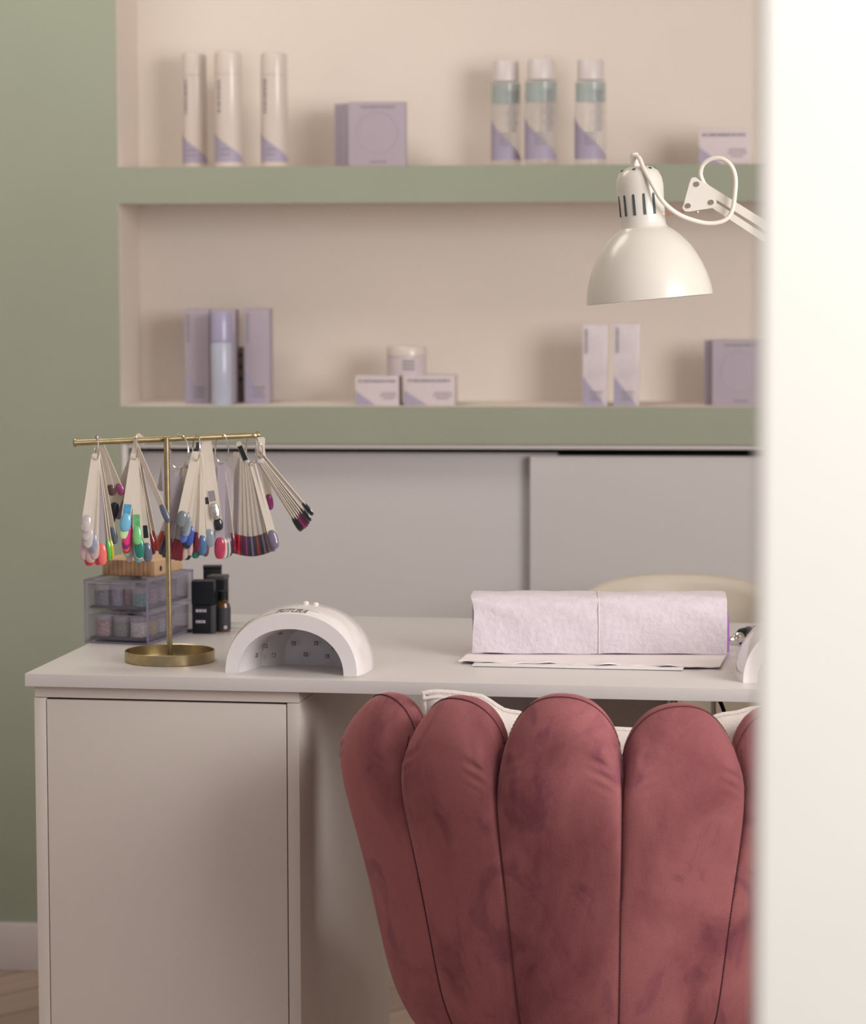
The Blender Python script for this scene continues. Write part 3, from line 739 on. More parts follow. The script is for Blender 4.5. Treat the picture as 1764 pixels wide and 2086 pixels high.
pb = on_desk_px(455, 1286); rb = (on_desk_px(470, 1286)-on_desk_px(440, 1286)).length/2; hbt = atd(455, 1202, (pb-CAM).dot(FW)).z-DZ
t = thing('dropper_bottle', 'small amber glass bottle with black cap and dark label right of the black boxes', 'bottle', pb)
bm = B(); lathe(bm, [(0, 0), (rb*.9, 0), (rb, .003), (rb, hbt*.62), (rb*.85, hbt*.70), (rb*.45, hbt*.745), (rb*.45, hbt*.80), (0, hbt*.80)], 32); obj('bottle_body', bm, M['amber'], t)
bm = B(); lathe(bm, [(rb*1.005, hbt*.05), (rb*1.02, hbt*.05), (rb*1.02, hbt*.60), (rb*1.005, hbt*.60)], 32); obj('bottle_label', bm, M['greylabel'], t)
bm = B(); lathe(bm, [(0, hbt*.775), (rb*.68, hbt*.775), (rb*.70, hbt*.99), (rb*.62, hbt), (0, hbt)], 32); obj('cap', bm, M['black'], t)
bm = B(); a_ = math.radians(-65); lathe(bm, [(0, .0006), (.0028, .0006), (.0028, -.0002), (0, -.0002)], 16, (rb*1.02*math.cos(a_), rb*1.02*math.sin(a_), hbt*.12), (math.cos(a_), math.sin(a_), 0)); obj('white_mark', bm, M['ink'], t)

# ------------------------------------------------------------------ brass T stand
pS = atz(346, 1346, DZ); ZS = (pS-CAM).dot(FW); RS = 91.5/F*ZS
st = thing('brass_swatch_stand', 'brass T-shaped stand with round dish base on the desk', 'stand', pS)
bm = B(); lathe(bm, [(0, 0), (RS-.001, 0), (RS, .001), (RS, .0150), (RS-.0008, .0156), (RS-.0016, .0150), (RS-.0018, .0022), (0, .0022)], 64); obj('dish_base', bm, M['brass'], st)
NV = V(-FW.x, -FW.y, 0).normalized()           # faces the camera
def sp(px, py, off=0.0):
    """point on the upright plane through the pole, moved toward the camera by off"""
    return plane_pt(px, py, pS+NV*off, NV)
top = sp(339, 892)
bm = B(); tube(bm, [V(pS.x, pS.y, DZ+.002), V(top.x, top.y, top.z)], .0040, 16); lathe(bm, [(0, .0022), (.007, .0022), (.007, .004), (.004, .006)], 20, pS); obj('pole', bm, M['brass'], st, world=True)
rl = sp(153, 902, .028); rr_ = sp(525, 886.5, -.05)
bm = B(); tube(bm, [rl, rr_], .0041, 16); obj('cross_bar', bm, M['brass'], st, world=True)
ru = (rr_-rl).normalized()
for c, s in ((rl, -1), (rr_, 1)):
    bm = B(); tube(bm, [c+ru*s*-.001, c+ru*s*.002], .0056, 16); obj('end_cap', bm, M['brass'], st, world=True)
def rodoff(px): return .028 + (-.05-.028)*(px-153)/(525-153)

# ------------------------------------------------------------------ nail colour swatches on rings
TIP = dict(plum=(.30, .06, .17), brown=(.13, .06, .07), navy=(.022, .025, .05), slate=(.115, .135, .20), ygreen=(.50, .52, .03), green=(.12, .55, .09),
           coral=(.85, .17, .15), hot=(.80, .06, .16), red=(.62, .03, .06), palepink=(.55, .40, .40), silver=(.56, .51, .50), glitter=(.32, .36, .45),
           sky=(.17, .48, .68), lime=(.60, .78, .42), pink=(.85, .05, .26), purple=(.30, .02, .27), orange=(.80, .13, .05), magenta=(.55, .02, .16),
           mint=(.22, .62, .32), green2=(.20, .58, .22), dgreen=(.005, .20, .14), lblue=(.55, .68, .74), teal=(.17, .36, .40), brick=(.28, .035, .02),
           dred=(.19, .012, .025), grey=(.17, .20, .22), greyb=(.27, .33, .37), peri=(.12, .17, .62), blue=(.04, .10, .40), nude=(.50, .42, .38),
           pnude=(.66, .46, .42), burg=(.14, .012, .035), black=(.010, .012, .016), denim=(.06, .15, .30), steel=(.23, .28, .33), rasp=(.42, .035, .09),
           mauve=(.18, .145, .22), taupe=(.14, .11, .125), dplum=(.055, .014, .04), dbrown=(.05, .022, .03), violet=(.24, .025, .16), purplegrey=(.22, .17, .24),
           clear=(.56, .53, .54))
tipm = {}
def tipmat(c):
    if c not in tipm:
        if c == 'glitter' or c == 'silver': tipm[c] = mat('polish_'+c, TIP[c], .22, noise=.14, nscale=160, coat=.6, metal=.1)
        else: tipm[c] = mat('polish_'+c, TIP[c], .16, noise=.03, coat=.6)
    return tipm[c]
def swatch(root, xt, yt, xb, yb, wpx, c, off, tl=45, stick='stick', full=18.6, wt=None, sticker=None):
    """one swatch stick from the ring hole (xt,yt) to its painted end (xb,yb)"""
    A = sp(xt, yt, off*.3+root['zo']); Bp = sp(xb, yb, off+root['zo']); s = ZS/F
    ax = (Bp-A); Ltot = ax.length; ax.normalize()
    wpx = wpx*1.14 if wpx > 8 else wpx*1.25
    fullw = max(full, wpx)*s
    ca = min(1, wpx*s/fullw); th = math.acos(ca)
    side0 = ax.cross(NV).normalized()
    nrm0 = side0.cross(ax).normalized()
    if nrm0.dot(NV) < 0: nrm0 = -nrm0
    side = side0*math.cos(th)+nrm0*math.sin(th)*(-1); nr = nrm0*math.cos(th)+side0*math.sin(th)
    tlm = tl*s; wt_ = (wt*s if wt else fullw*.70)
    th_ = .0009
    L1 = Ltot-tlm*.78
    out = []
    r0_ = wt_/2
    out += [(r0_, 0), (r0_*.93, -r0_*.45), (r0_*.6, -r0_*.62), (-r0_*.6, -r0_*.62), (-r0_*.93, -r0_*.45), (-r0_, 0)]
    out += [(-fullw*.40, L1*.55), (-fullw*.44, L1), (-fullw*.40, L1+tlm*.4), (fullw*.40, L1+tlm*.4), (fullw*.44, L1), (fullw*.40, L1*.55)]
    bm = B(); prism(bm, out, side, ax, A, -nr*th_)
    so = obj('swatch_stick', bm, M[stick], root, world=True, smooth=False)
    # domed oval nail
    bm = B(); n = 20; rings = []
    cen = A + ax*(Ltot-tlm/2) + nr*.0001
    for (k, hh) in ((1.0, 0), (.96, .0009), (.8, .0018), (.5, .0024), (0, .0026)):
        if k == 0: rings.append([bm.verts.new(cen+nr*hh)]); continue
        ring = []
        for i in range(n):
            a = 2*PI*i/n; cx_, cy_ = math.cos(a), math.sin(a)
            xx = math.copysign(abs(cx_)**.68, cx_)*fullw/2*k; yy = math.copysign(abs(cy_)**.9, cy_)*tlm/2*k
            ring.append(bm.verts.new(cen+side*xx+ax*yy+nr*(hh-.0012*(xx/(fullw/2))**2)))
        rings.append(ring)
    base = [bm.verts.new(v.co-nr*.0011) for v in rings[0]]
    for i in range(n):
        j = (i+1) % n; bm.faces.new((base[i], base[j], rings[0][j], rings[0][i]))
    bm.faces.new(base)
    for a, b in zip(rings, rings[1:]):
        for i in range(n):
            j = (i+1) % n
            if len(b) == 1: bm.faces.new((a[i], a[j], b[0]))
            else: bm.faces.new((a[i], a[j], b[j], b[i]))
    obj('painted_nail', bm, tipmat(c) if c != 'foil' else M['silverfoil'], so, world=False)
    # (the stick has no offset of its own, so child coordinates share the root frame)
    me = so.children[0].data
    Mi = Matrix.Translation(-root.location); me.transform(Mi)
    if sticker:
        f, ln, cc = sticker; bm = B()
        o_ = A+ax*(Ltot*f); hw = fullw*.33
        prism(bm, [(-hw, 0), (hw, 0), (hw, ln*s), (-hw, ln*s)], side, ax, o_+nr*.0001, nr*.0004)
        st_ = obj('sticker', bm, cc, so, smooth=False); st_.data.transform(Mi)
def ring_set(label, rx, ry, R, nr, zo, sticks, rim=.0011, group='nail swatch rings on the brass stand', name='swatch_ring'):
    c = sp(rx, ry, zo)
    root = thing(name, label, 'swatch ring', c, 0, group); root['zo'] = zo
    if R: 
        bm = B(); torus(bm, V(0, 0, 0), nr, R, rim); obj('metal_ring', bm, M['chrome'], root)
    for s in sticks:
        kw = s[7] if len(s) > 7 else {}
        swatch(root, *s[:7], **kw)
    del root['zo']
    return root
px_ = ZS/F
blue_st = mat('blue_sticker', (.08, .34, .56), .6, noise=.2, nscale=300); green_st = mat('green_sticker', (.13, .45, .17), .6, noise=.2, nscale=300)
dk_st = mat('black_sticker', (.012, .02, .02), .5)
E_ = lambda **k: k
ring_set('leftmost swatch ring on the brass stand with clear, coral and neon nails', 197, 912, 25*px_, RT+FW*.25, rodoff(196), [
    (202, 897, 249, 1009, 14, 'plum', -.012, E_(tl=26)), (203, 905, 229, 1010, 15, 'brown', -.016, E_(tl=24)),
    (199, 925, 233, 1109, 14, 'slate', -.012, E_(tl=36)), (198, 930, 227, 1139, 10, 'ygreen', -.008), (197, 930, 221, 1141, 9, 'green', -.006),
    (197, 930, 199, 1152, 14, 'hot', -.004), (196, 930, 181, 1153, 20, 'red', -.003), (197, 930, 187, 1150, 18, 'orange', -.0035),
    (197, 930, 209, 1151, 17, 'coral', .001, E_(tl=44, stick='stickclear')), (196, 930, 170, 1141, 18, 'palepink', 0), (196, 930, 184, 1147, 21, 'palepink', .002),
    (196, 930, 192, 1140, 18, 'palepink', .004, E_(full=20)), (196, 930, 188, 1127, 15, 'glitter', .008, E_(tl=42)), (195, 930, 178, 1117, 18, 'silver', .011), (195, 930, 174, 1102, 18, 'silver', .014),
    (194, 929, 173, 1085, 19, 'silver', .017, E_(tl=36, full=19)),
])
ring_set('swatch ring with sky blue, hot pink and green nails, left of the brass pole', 276, 911, 25*px_, RT+FW*.22, rodoff(275), [
    (278, 915, 221, 1064, 20, 'navy', -.016, E_(tl=44)), (277, 912, 240, 1058, 20, 'purplegrey', -.020, E_(tl=40)), (278, 920, 222, 1068, 16, 'dplum', -.022, E_(tl=30)),
    (280, 890, 293, 905, 20, 'clear', -.010, E_(tl=12, full=22)),
    (279, 915, 318, 1122, 12, 'brick', -.012, E_(tl=42)), (276, 925, 312, 1130, 10, 'dred', -.010),
    (276, 925, 302, 1145, 18, 'slate', -.004, E_(tl=40, sticker=(.66, 26, dk_st))),
    (275, 930, 262, 1145, 14, 'palepink', -.006), (275, 930, 258, 1134, 17, 'mint', .000), (275, 930, 257, 1128, 18, 'magenta', .002), (275, 930, 256, 1124, 18, 'orange', .004),
    (275, 930, 255, 1119, 16, 'purple', .006), (275, 930, 257, 1111, 18, 'pink', .008), (274, 930, 250, 1098, 17, 'lime', .011),
    (274, 928, 253, 1083, 20, 'sky', .014, E_(tl=38, full=20, sticker=(.64, 23, blue_st))),
    (275, 930, 282, 1146, 18, 'teal', .004), (275, 930, 284, 1140, 18, 'lblue', .007), (275, 930, 285, 1137, 18, 'dgreen', .010, E_(tl=44)),
    (275, 928, 280, 1110, 17, 'green2', .014, E_(tl=38, full=19, sticker=(.66, 27, green_st))),
    (274, 900, 343, 1065, 12, 'slate', .018, E_(tl=40, full=16)),
])
ring_set('swatch ring with smoky clear sleeve and dark red nails hanging behind the pole', 364, 920, 35*px_, RT*.75+FW*.6, rodoff(364)-.004, [
    (378, 955, 318, 1122, 13, 'brick', -.020, E_(stick='stickclear')), (372, 958, 326, 1130, 13, 'navy', -.018, E_(stick='stickclear')), (374, 958, 333, 1136, 13, 'navy', -.016, E_(stick='stickclear')),
    (376, 958, 340, 1139, 13, 'dplum', -.014, E_(stick='stickclear')), (376, 958, 350, 1140, 14, 'dred', -.012, E_(stick='stickclear')), (377, 958, 358, 1142, 14, 'dred', -.010),
    (377, 958, 366, 1143, 15, 'dred', -.008), (350, 962, 345, 1128, 16, 'dplum', -.022, E_(stick='stickclear')), (342, 920, 328, 1000, 18, 'clear', -.02, E_(tl=20, stick='stickclear', full=20)),
])
# smoky sleeves
def sleeve(px0, px1, py0, py1, off, label, notch=True):
    a = sp(px0, py0, off); w2 = (px1-px0)*px_; h2 = (py1-py0)*px_
    bm = B(); o = sp((px0+px1)/2, py1, off)
    ol = [(-w2*.42, 0), (w2*.42, 0), (w2*.5, h2*.95), (w2*.38, h2), (w2*.12, h2*.78), (-w2*.12, h2*.78), (-w2*.38, h2), (-w2*.5, h2*.95)] if notch else [(-w2*.5, 0), (w2*.5, 0), (w2*.46, h2*.95), (w2*.3, h2), (-w2*.3, h2), (-w2*.46, h2*.95)]
    ex = V(-NV.y, NV.x, 0); 
    if ex.dot(RT) < 0: ex = -ex
    prism(bm, ol, ex, V(0, 0, 1), V(0, 0, 0), NV*.0016)
    prism(bm, [(x*.97, y*.98+.001) for x, y in ol], ex, V(0, 0, 1), -NV*.004, NV*.0012)
    t = obj('swatch_sleeve', bm, M['stickclear'], None, smooth=False); t.location = o
    tag(t, label, 'sleeve')
sleeve(330, 388, 945, 1060, rodoff(364)-.010, 'smoky clear plastic sleeve hanging just behind the brass pole')
ring_set('swatch ring with grey, blue and burgundy nails right of the pole', 400, 912, 27*px_, RT*.97+FW*.35, rodoff(398), [
    (404, 925, 373, 1140, 16, 'nude', -.004), (404, 925, 384, 1132, 14, 'pnude', -.003), (404, 925, 379, 1141, 20, 'black', -.008), (404, 925, 398, 1138, 18, 'dgreen', -.008), (404, 925, 390, 1135, 16, 'lblue', -.009),
    (405, 925, 418, 1134, 14, 'brown', -.008), (405, 925, 412, 1132, 18, 'denim', -.003, E_(tl=42)), (404, 925, 398, 1127, 14, 'burg', 0, E_(tl=44)),
    (402, 925, 380, 1118, 16, 'navy', .002), (401, 925, 384, 1112, 16, 'blue', .004, E_(tl=42)), (400, 925, 372, 1106, 16, 'peri', .005),
    (399, 925, 377, 1094, 17, 'greyb', .009), (399, 925, 373, 1086, 16, 'grey', .011), (397, 924, 366, 1074, 19, 'grey', .014, E_(full=19, tl=34, wt=14)),
    (408, 930, 428, 1115, 20, 'steel', -.006, E_(tl=38, full=20, sticker=(.45, 14, M['greylabel'])))
])
bm = B(); c = sp(402, 912, rodoff(400)-.006)
prism(bm, [(-.004, -.008), (.003, -.009), (.006, .007), (-.001, .008)], RT, V(0, 0, 1), V(0, 0, 0), NV*.0008)
o_ = obj('black_tag', bm, M['greylabel'], None, smooth=False); o_.location = c; tag(o_, 'small black tag hanging below the brass bar right of the pole', 'tag')
ring_set('swatch ring with silver foil nail and raspberry nails near the middle of the right arm', 452, 914, 30*px_, RT*.85+FW*.5, rodoff(448), [
    (452, 945, 474, 1128, 14, 'burg', -.014), (452, 945, 466, 1134, 14, 'navy', -.012, E_(stick='stickclear')), (452, 945, 462, 1136, 14, 'palepink', -.010, E_(stick='stickclear')),
    (452, 945, 458, 1138, 15, 'dgreen', -.008, E_(stick='stickclear')), (452, 945, 455, 1139, 16, 'pnude', -.006, E_(stick='stickclear')), (452, 945, 447, 1139, 20, 'rasp', 0, E_(tl=45, full=20, stick='stickclear')),
    (424, 900, 446, 1081, 17, 'black', .004, E_(tl=26, full=16)),
    (412, 903, 441, 1059, 17, 'foil', .010, E_(tl=36, full=17, sticker=(.62, 22, M['greyink']))),
])
sleeve(436, 472, 948, 1100, rodoff(450)-.016, 'smoky clear plastic sleeve in the middle of the right arm', False)
fan = []
cols = ['dred', 'dred', 'red', 'dred', 'dplum', 'dplum', 'violet', 'dbrown', 'navy', 'mauve', 'navy', 'dbrown', 'brick', 'navy', 'black', 'taupe', 'dplum', 'taupe', 'taupe', 'mauve']
for i, c in enumerate(cols):
    f = i/(len(cols)-1); xb = 477+f*80; yb = 1128+8*math.sin(PI*min(1, f*1.05)) - f*4
    xt = 484+f*30; yt = 935+14*math.sin(f*PI)+ (8 if f > .6 else 0)
    fan.append((xt, yt, xb, yb, 11.5, c, -.014+.02*f, E_(tl=44, full=17, stick='stick' if i % 3 else 'stickclear')))
fan.append((480, 925, 484, 1110, 14, 'dred', -.017, E_(tl=40)))
fan.append((515, 946, 562, 1118, 17, 'mauve', .010, E_(tl=40, full=17, wt=13)))
fan.append((486, 903, 505, 948, 13, 'clear', -.004, E_(tl=12, full=15, sticker=(.12, 38, dk_st))))
ring_set('wide fan of ivory swatches with dark red and plum nails on the right arm', 514, 915, 32*px_, RT*.9+FW*.45, rodoff(505), fan)
edge = [(527, 918, 637, 1050, 6, 'black', .012), (524, 925, 633, 1062, 5, 'black', .008), (524, 928, 629, 1068, 5, 'dplum', .006), (523, 930, 626, 1073, 5, 'burg', .004), (523, 932, 622, 1077, 5, 'violet', .002),
        (522, 934, 617, 1080, 5, 'black', 0), (522, 936, 613, 1083, 5, 'black', -.002)]
edge = [(a, b, c, d, w2, e, f, E_(tl=34, full=15)) for a, b, c, d, w2, e, f in edge]
edge += [(531, 897, 551, 1039, 14, 'violet', -.016, E_(tl=34, full=16)), (531, 896, 531, 945, 18, 'clear', .004, E_(tl=14, full=19, wt=18))]
ring_set('rightmost swatch set with black nails swinging out to the right', 528, 920, 17*px_, RT*.9+FW*.45, -.045, edge)

# ------------------------------------------------------------------ desk lamp
LD = 4.12
def lp(px, py, off=0.0): return plane_pt(px, py, CAM+FW*LD+NV*off, NV)
s = LD/F
rimc = lp(1323.5, 610); capc = lp(1300.5, 345)
axl = (capc-rimc).normalized(); axl = (axl + NV*(-.03)).normalized()
lamp = thing('desk_lamp', 'white articulated desk lamp with dome shade reaching in from the right', 'lamp', rimc)
prof = [(124.5, 1), (128, 0), (127, 14), (124, 30), (119, 48), (112, 66), (103, 84), (92.5, 102), (82, 115), (70, 128), (58, 138), (50, 143), (47.5, 147)]
bm = B(); lathe(bm, [(r*s, z*s) for r, z in prof] , 64, (0, 0, 0), axl)
lathe(bm, [((r-2.2)*s, (z-.5)*s) for r, z in prof[1:]], 64, (0, 0, 0), axl)
obj('lamp_shade', bm, M['lampw'], lamp)
prof2 = [(49, 140), (48.5, 146), (46.5, 149), (46, 160), (46.5, 195), (48, 228), (46, 243), (40, 257), (30, 265), (18, 269), (0, 270)]
bm = B(); lathe(bm, [(r*s, z*s) for r, z in prof2], 56, (0, 0, 0), axl); obj('lamp_neck', bm, M['lampw'], lamp)
q_ = axl.to_track_quat('Z', 'Y')
bm = B()
nvp = (NV-axl*NV.dot(axl)).normalized(); rvp = (axl.cross(nvp)).normalized()
if rvp.dot(RT) < 0: rvp = -rvp
for k in list(range(5))+list(range(7, 12)):
    a = math.radians(-73+25.5*(k if k < 6 else k+.2)); d = nvp*math.cos(a)+rvp*math.sin(a); tn = axl.cross(d)
    o = axl*(170*s)+d*(46.6*s)
    hw = 2.6*s; pts = [(-hw, 0), (hw, 0), (hw, 40*s), (hw*.5, 42.5*s), (-hw*.5, 42.5*s), (-hw, 40*s)]
    bm = B(); prism(bm, pts, tn, axl, o, d*.0007); obj('vent_slot_shade', bm, M['darkink'], lamp, smooth=False)  # raised dark strips paint the shade inside the slots, nothing is cut
for k in range(6):
    bm = B(); a = 2*PI*k/6; d = q_ @ V(math.cos(a), math.sin(a), 0); lathe(bm, [(0, .0006), (.0022, .0006), (.0022, -.0005), (0, -.0005)], 12, axl*(263*s)+d*(34*s), axl+d*.5)
    obj('vent_hole_shade', bm, M['darkink'], lamp)  # dark discs paint the shade of small openings
bm = B(); lathe(bm, [(9.5*s, 264*s), (9*s, 292*s), (7*s, 296*s), (0, 296*s)], 24, axl*0-V(0, 0, 0)+RT*(-5*s), axl); obj('cord_grip', bm, M['cord'], lamp)
cp = [(1293, 347, 0), (1291, 330, 0), (1294, 319, .004), (1302, 322, .010), (1312, 345, .022), (1330, 378, .034), (1350, 410, .036), (1378, 434, .026), (1410, 448, .022), (1445, 455, .02), (1475, 449, .02), (1491, 430, .02), (1497, 395, .02), (1498, 362, .018), (1489, 337, .014), (1470, 323, .010), (1448, 324, .006), (1432, 336, .002), (1427, 354, 0), (1433, 372, 0), (1440, 380, -.002)]
bm = B(); tube(bm, smooth_path([lp(a, b, o) for a, b, o in cp]), 4.6*s, 12); obj('cord', bm, M['cord'], lamp, world=True)
def plate(bm, pts, off, th):
    a = [bm.verts.new(lp(x, y, off)) for x, y in pts]; b = [bm.verts.new(lp(x, y, off-th)) for x, y in pts]
    n = len(a); bm.faces.new(a); bm.faces.new(b[::-1])
    for i in range(n): bm.faces.new((a[i], b[i], b[(i+1) % n], a[(i+1) % n]))
tri = [(1409, 362), (1417, 361), (1424, 366), (1455, 401), (1460, 410), (1457, 420), (1449, 424), (1404, 431), (1394, 430), (1390, 423), (1393, 415), (1405, 371)]
bm = B(); plate(bm, tri, .010, .0016); plate(bm, tri, -.008, .0016); obj('joint_bracket', bm, M['lampw'], lamp, world=True, smooth=False)
for (x, y) in ((1419.5, 375), (1449, 412), (1402, 419)):
    bm = B(); tube(bm, [lp(x, y, -.012), lp(x, y, .0125)], 5.2*s, 14); obj('screw', bm, M['screw'], lamp, world=True)
bm = B(); tube(bm, [lp(1349, 437), lp(1394, 430)], .0022, 12); tube(bm, [lp(1346, 437), lp(1356, 436)], .0045, 12); tube(bm, [lp(1420, 431), lp(1421, 433)], .003, 10); obj('shade_bolt', bm, M['copper'], lamp, world=True)
def bar(pts, hw, off, th, name='arm'):
    bm = B()
    (x0, y0), (x1, y1) = pts; d = Vector((x1-x0, y1-y0)).normalized(); n_ = Vector((-d.y, d.x))*hw
    plate(bm, [(x0+n_.x, y0+n_.y), (x0-n_.x, y0-n_.y), (x1-n_.x, y1-n_.y), (x1+n_.x, y1+n_.y)], off, th); 
    return obj(name, bm, M['lampw'], lamp, world=True, smooth=False)
bar([(1424, 375), (1800, 609)], 8.5, .006, .012); bar([(1449, 414.5), (1790, 638)], 6.8, .006, .012)
el = [(1775, 588), (1820, 590), (1835, 640), (1800, 668), (1770, 650)]
bm = B(); plate(bm, el, .010, .0016); plate(bm, el, -.008, .0016); obj('joint_bracket', bm, M['lampw'], lamp, world=True, smooth=False)
bp_ = dw(1.40, .5); bpx = None
bm = B(); tube(bm, [lp(1805, 640), V(bp_.x, bp_.y, DZ+.06)], .007, 12); obj('arm', bm, M['lampw'], lamp, world=True)
bm = B(); lathe(bm, [(0, 0), (.018, 0), (.018, .02), (.01, .025), (.01, .06), (0, .062)], 24, bp_+V(0, 0, .0003)); obj('desk_mount', bm, M['lampw'], lamp, world=True)

# ------------------------------------------------------------------ cream low-back chair behind the desk
cc = atd(1382, 1300, 5.13); cc = V(cc.x, cc.y, 0)
ch_ = thing('cream_stool_chair', 'cream upholstered low-back chair behind the desk', 'chair', (cc.x, cc.y, FZ))
bm = B(); rows = []; n = 48; RX = .168; RY = .16; thk = .017
zt0 = .755-FZ
for i in range(n+1):
    a = math.radians(-28+236*i/n)          # the back is far, open towards the desk
    dx, dy = math.cos(a), math.sin(a)
    sdrop = max(0, -dy)*.06
    zt = zt0 - .018*(abs(dx)**3) - .02*(1-max(0, dy))**2 - sdrop; zb = .44
    row = []
    prof = [(-1, zb), (-1.05, (zb+zt)/2), (-1, zt-.02), (-.75, zt-.006), (0, zt), (.75, zt-.006), (1, zt-.02), (1.02, (zb+zt)/2), (1, zb)]
    for (k, z) in prof:
        flare = .85+.15*((z-zb)/(zt-zb))
        row.append(bm.verts.new(V(dx*(RX*flare+k*thk), dy*(RY*flare+k*thk), z)))
    rows.append(row)
for a, b in zip(rows, rows[1:]):
    for k in range(len(a)): bm.faces.new((a[k], a[(k+1) % len(a)], b[(k+1) % len(a)], b[k]))
bm.faces.new(rows[0]); bm.faces.new(rows[-1])
obj('backrest', bm, M['creamchair'], ch_, ang=60)
bm = B(); lathe(bm, [(0, .43), (.15, .43), (.165, .45), (.165, .49), (.15, .505), (0, .51)], 40); obj('seat', bm, M['creamchair'], ch_)
bm = B(); lathe(bm, [(0, .04), (.02, .04), (.02, .43), (0, .43)], 20); obj('column', bm, M['chrome'], ch_)
for k in range(5):
    a = 2*PI*k/5+.3; bm = B(); tube(bm, [V(0, 0, .075), V(.13*math.cos(a), .13*math.sin(a), .045), V(.2*math.cos(a), .2*math.sin(a), .022)], [.016, .012, .010], 10)
    lathe(bm, [(0, 0), (.018, 0.0), (.018, .022), (0, .03)], 14, (.2*math.cos(a), .2*math.sin(a), 0)); obj('leg', bm, M['chrome'], ch_)

# ------------------------------------------------------------------ pink velvet shell chair
Zc = 3.94; RC = .345
ac = plane_pt(1238, 1800, CAM+V(FW.x, FW.y, 0).normalized()*Zc, NV); ac = V(ac.x, ac.y, FZ)
HX = V(-NV.y, NV.x, 0); HX = HX if HX.dot(RT) > 0 else -HX; HB = NV
sil = [(1432, 545), (1480, 565), (1536, 573), (1615, 561), (1766, 526), (1933, 490), (2006, 470), (2060, 440), (2110, 405), (2160, 350), (2200, 290)]
def py_z(py, dep): return CAM.z + (ray(1272, py)*(dep/ray(1272, py).dot(V(FW.x, FW.y, 0).normalized()))).z
silz = [(py_z(py, Zc), (w-34)*Zc/F) for py, w in sil]   # silhouette is seen at the axis distance
silz.sort()
def Rz(z):
    if z <= silz[0][0]: return silz[0][1]*max(.6, 1-(silz[0][0]-z)*2)
    for (z0, r0_), (z1, r1_) in zip(silz, silz[1:]):
        if z <= z1:
            t = (z-z0)/(z1-z0); t = t
            return r0_+(r1_-r0_)*t
    return silz[-1][1]
def Rs(z):  # smoothed
    return sum(Rz(z+d) for d in (-.03, -.015, 0, .015, .03))/5
def sft(j, t):  # the side wings stand a little wider
    if j == -2: return .0125*(1-t)
    if j == 3: return .0125*(1+t)
    return .02 if j < -2 or j > 3 else 0
def AM(z, ztop):   # the padding is full near the top and flattens downward
    return (.10+.90*max(0, min(1, 1-(ztop-.05-z)/.18))**1.4)
chair = thing('velvet_armchair', 'dusty rose velvet shell armchair with scalloped channels, seen from behind', 'armchair', ac)
KP = math.radians(28.1); PHI0 = math.radians(-.2)
tops = {-2: .7535, -1: .770, 0: .7835, 1: .7685, 2: .7520, -3: .735, 3: .733, -4: .70}
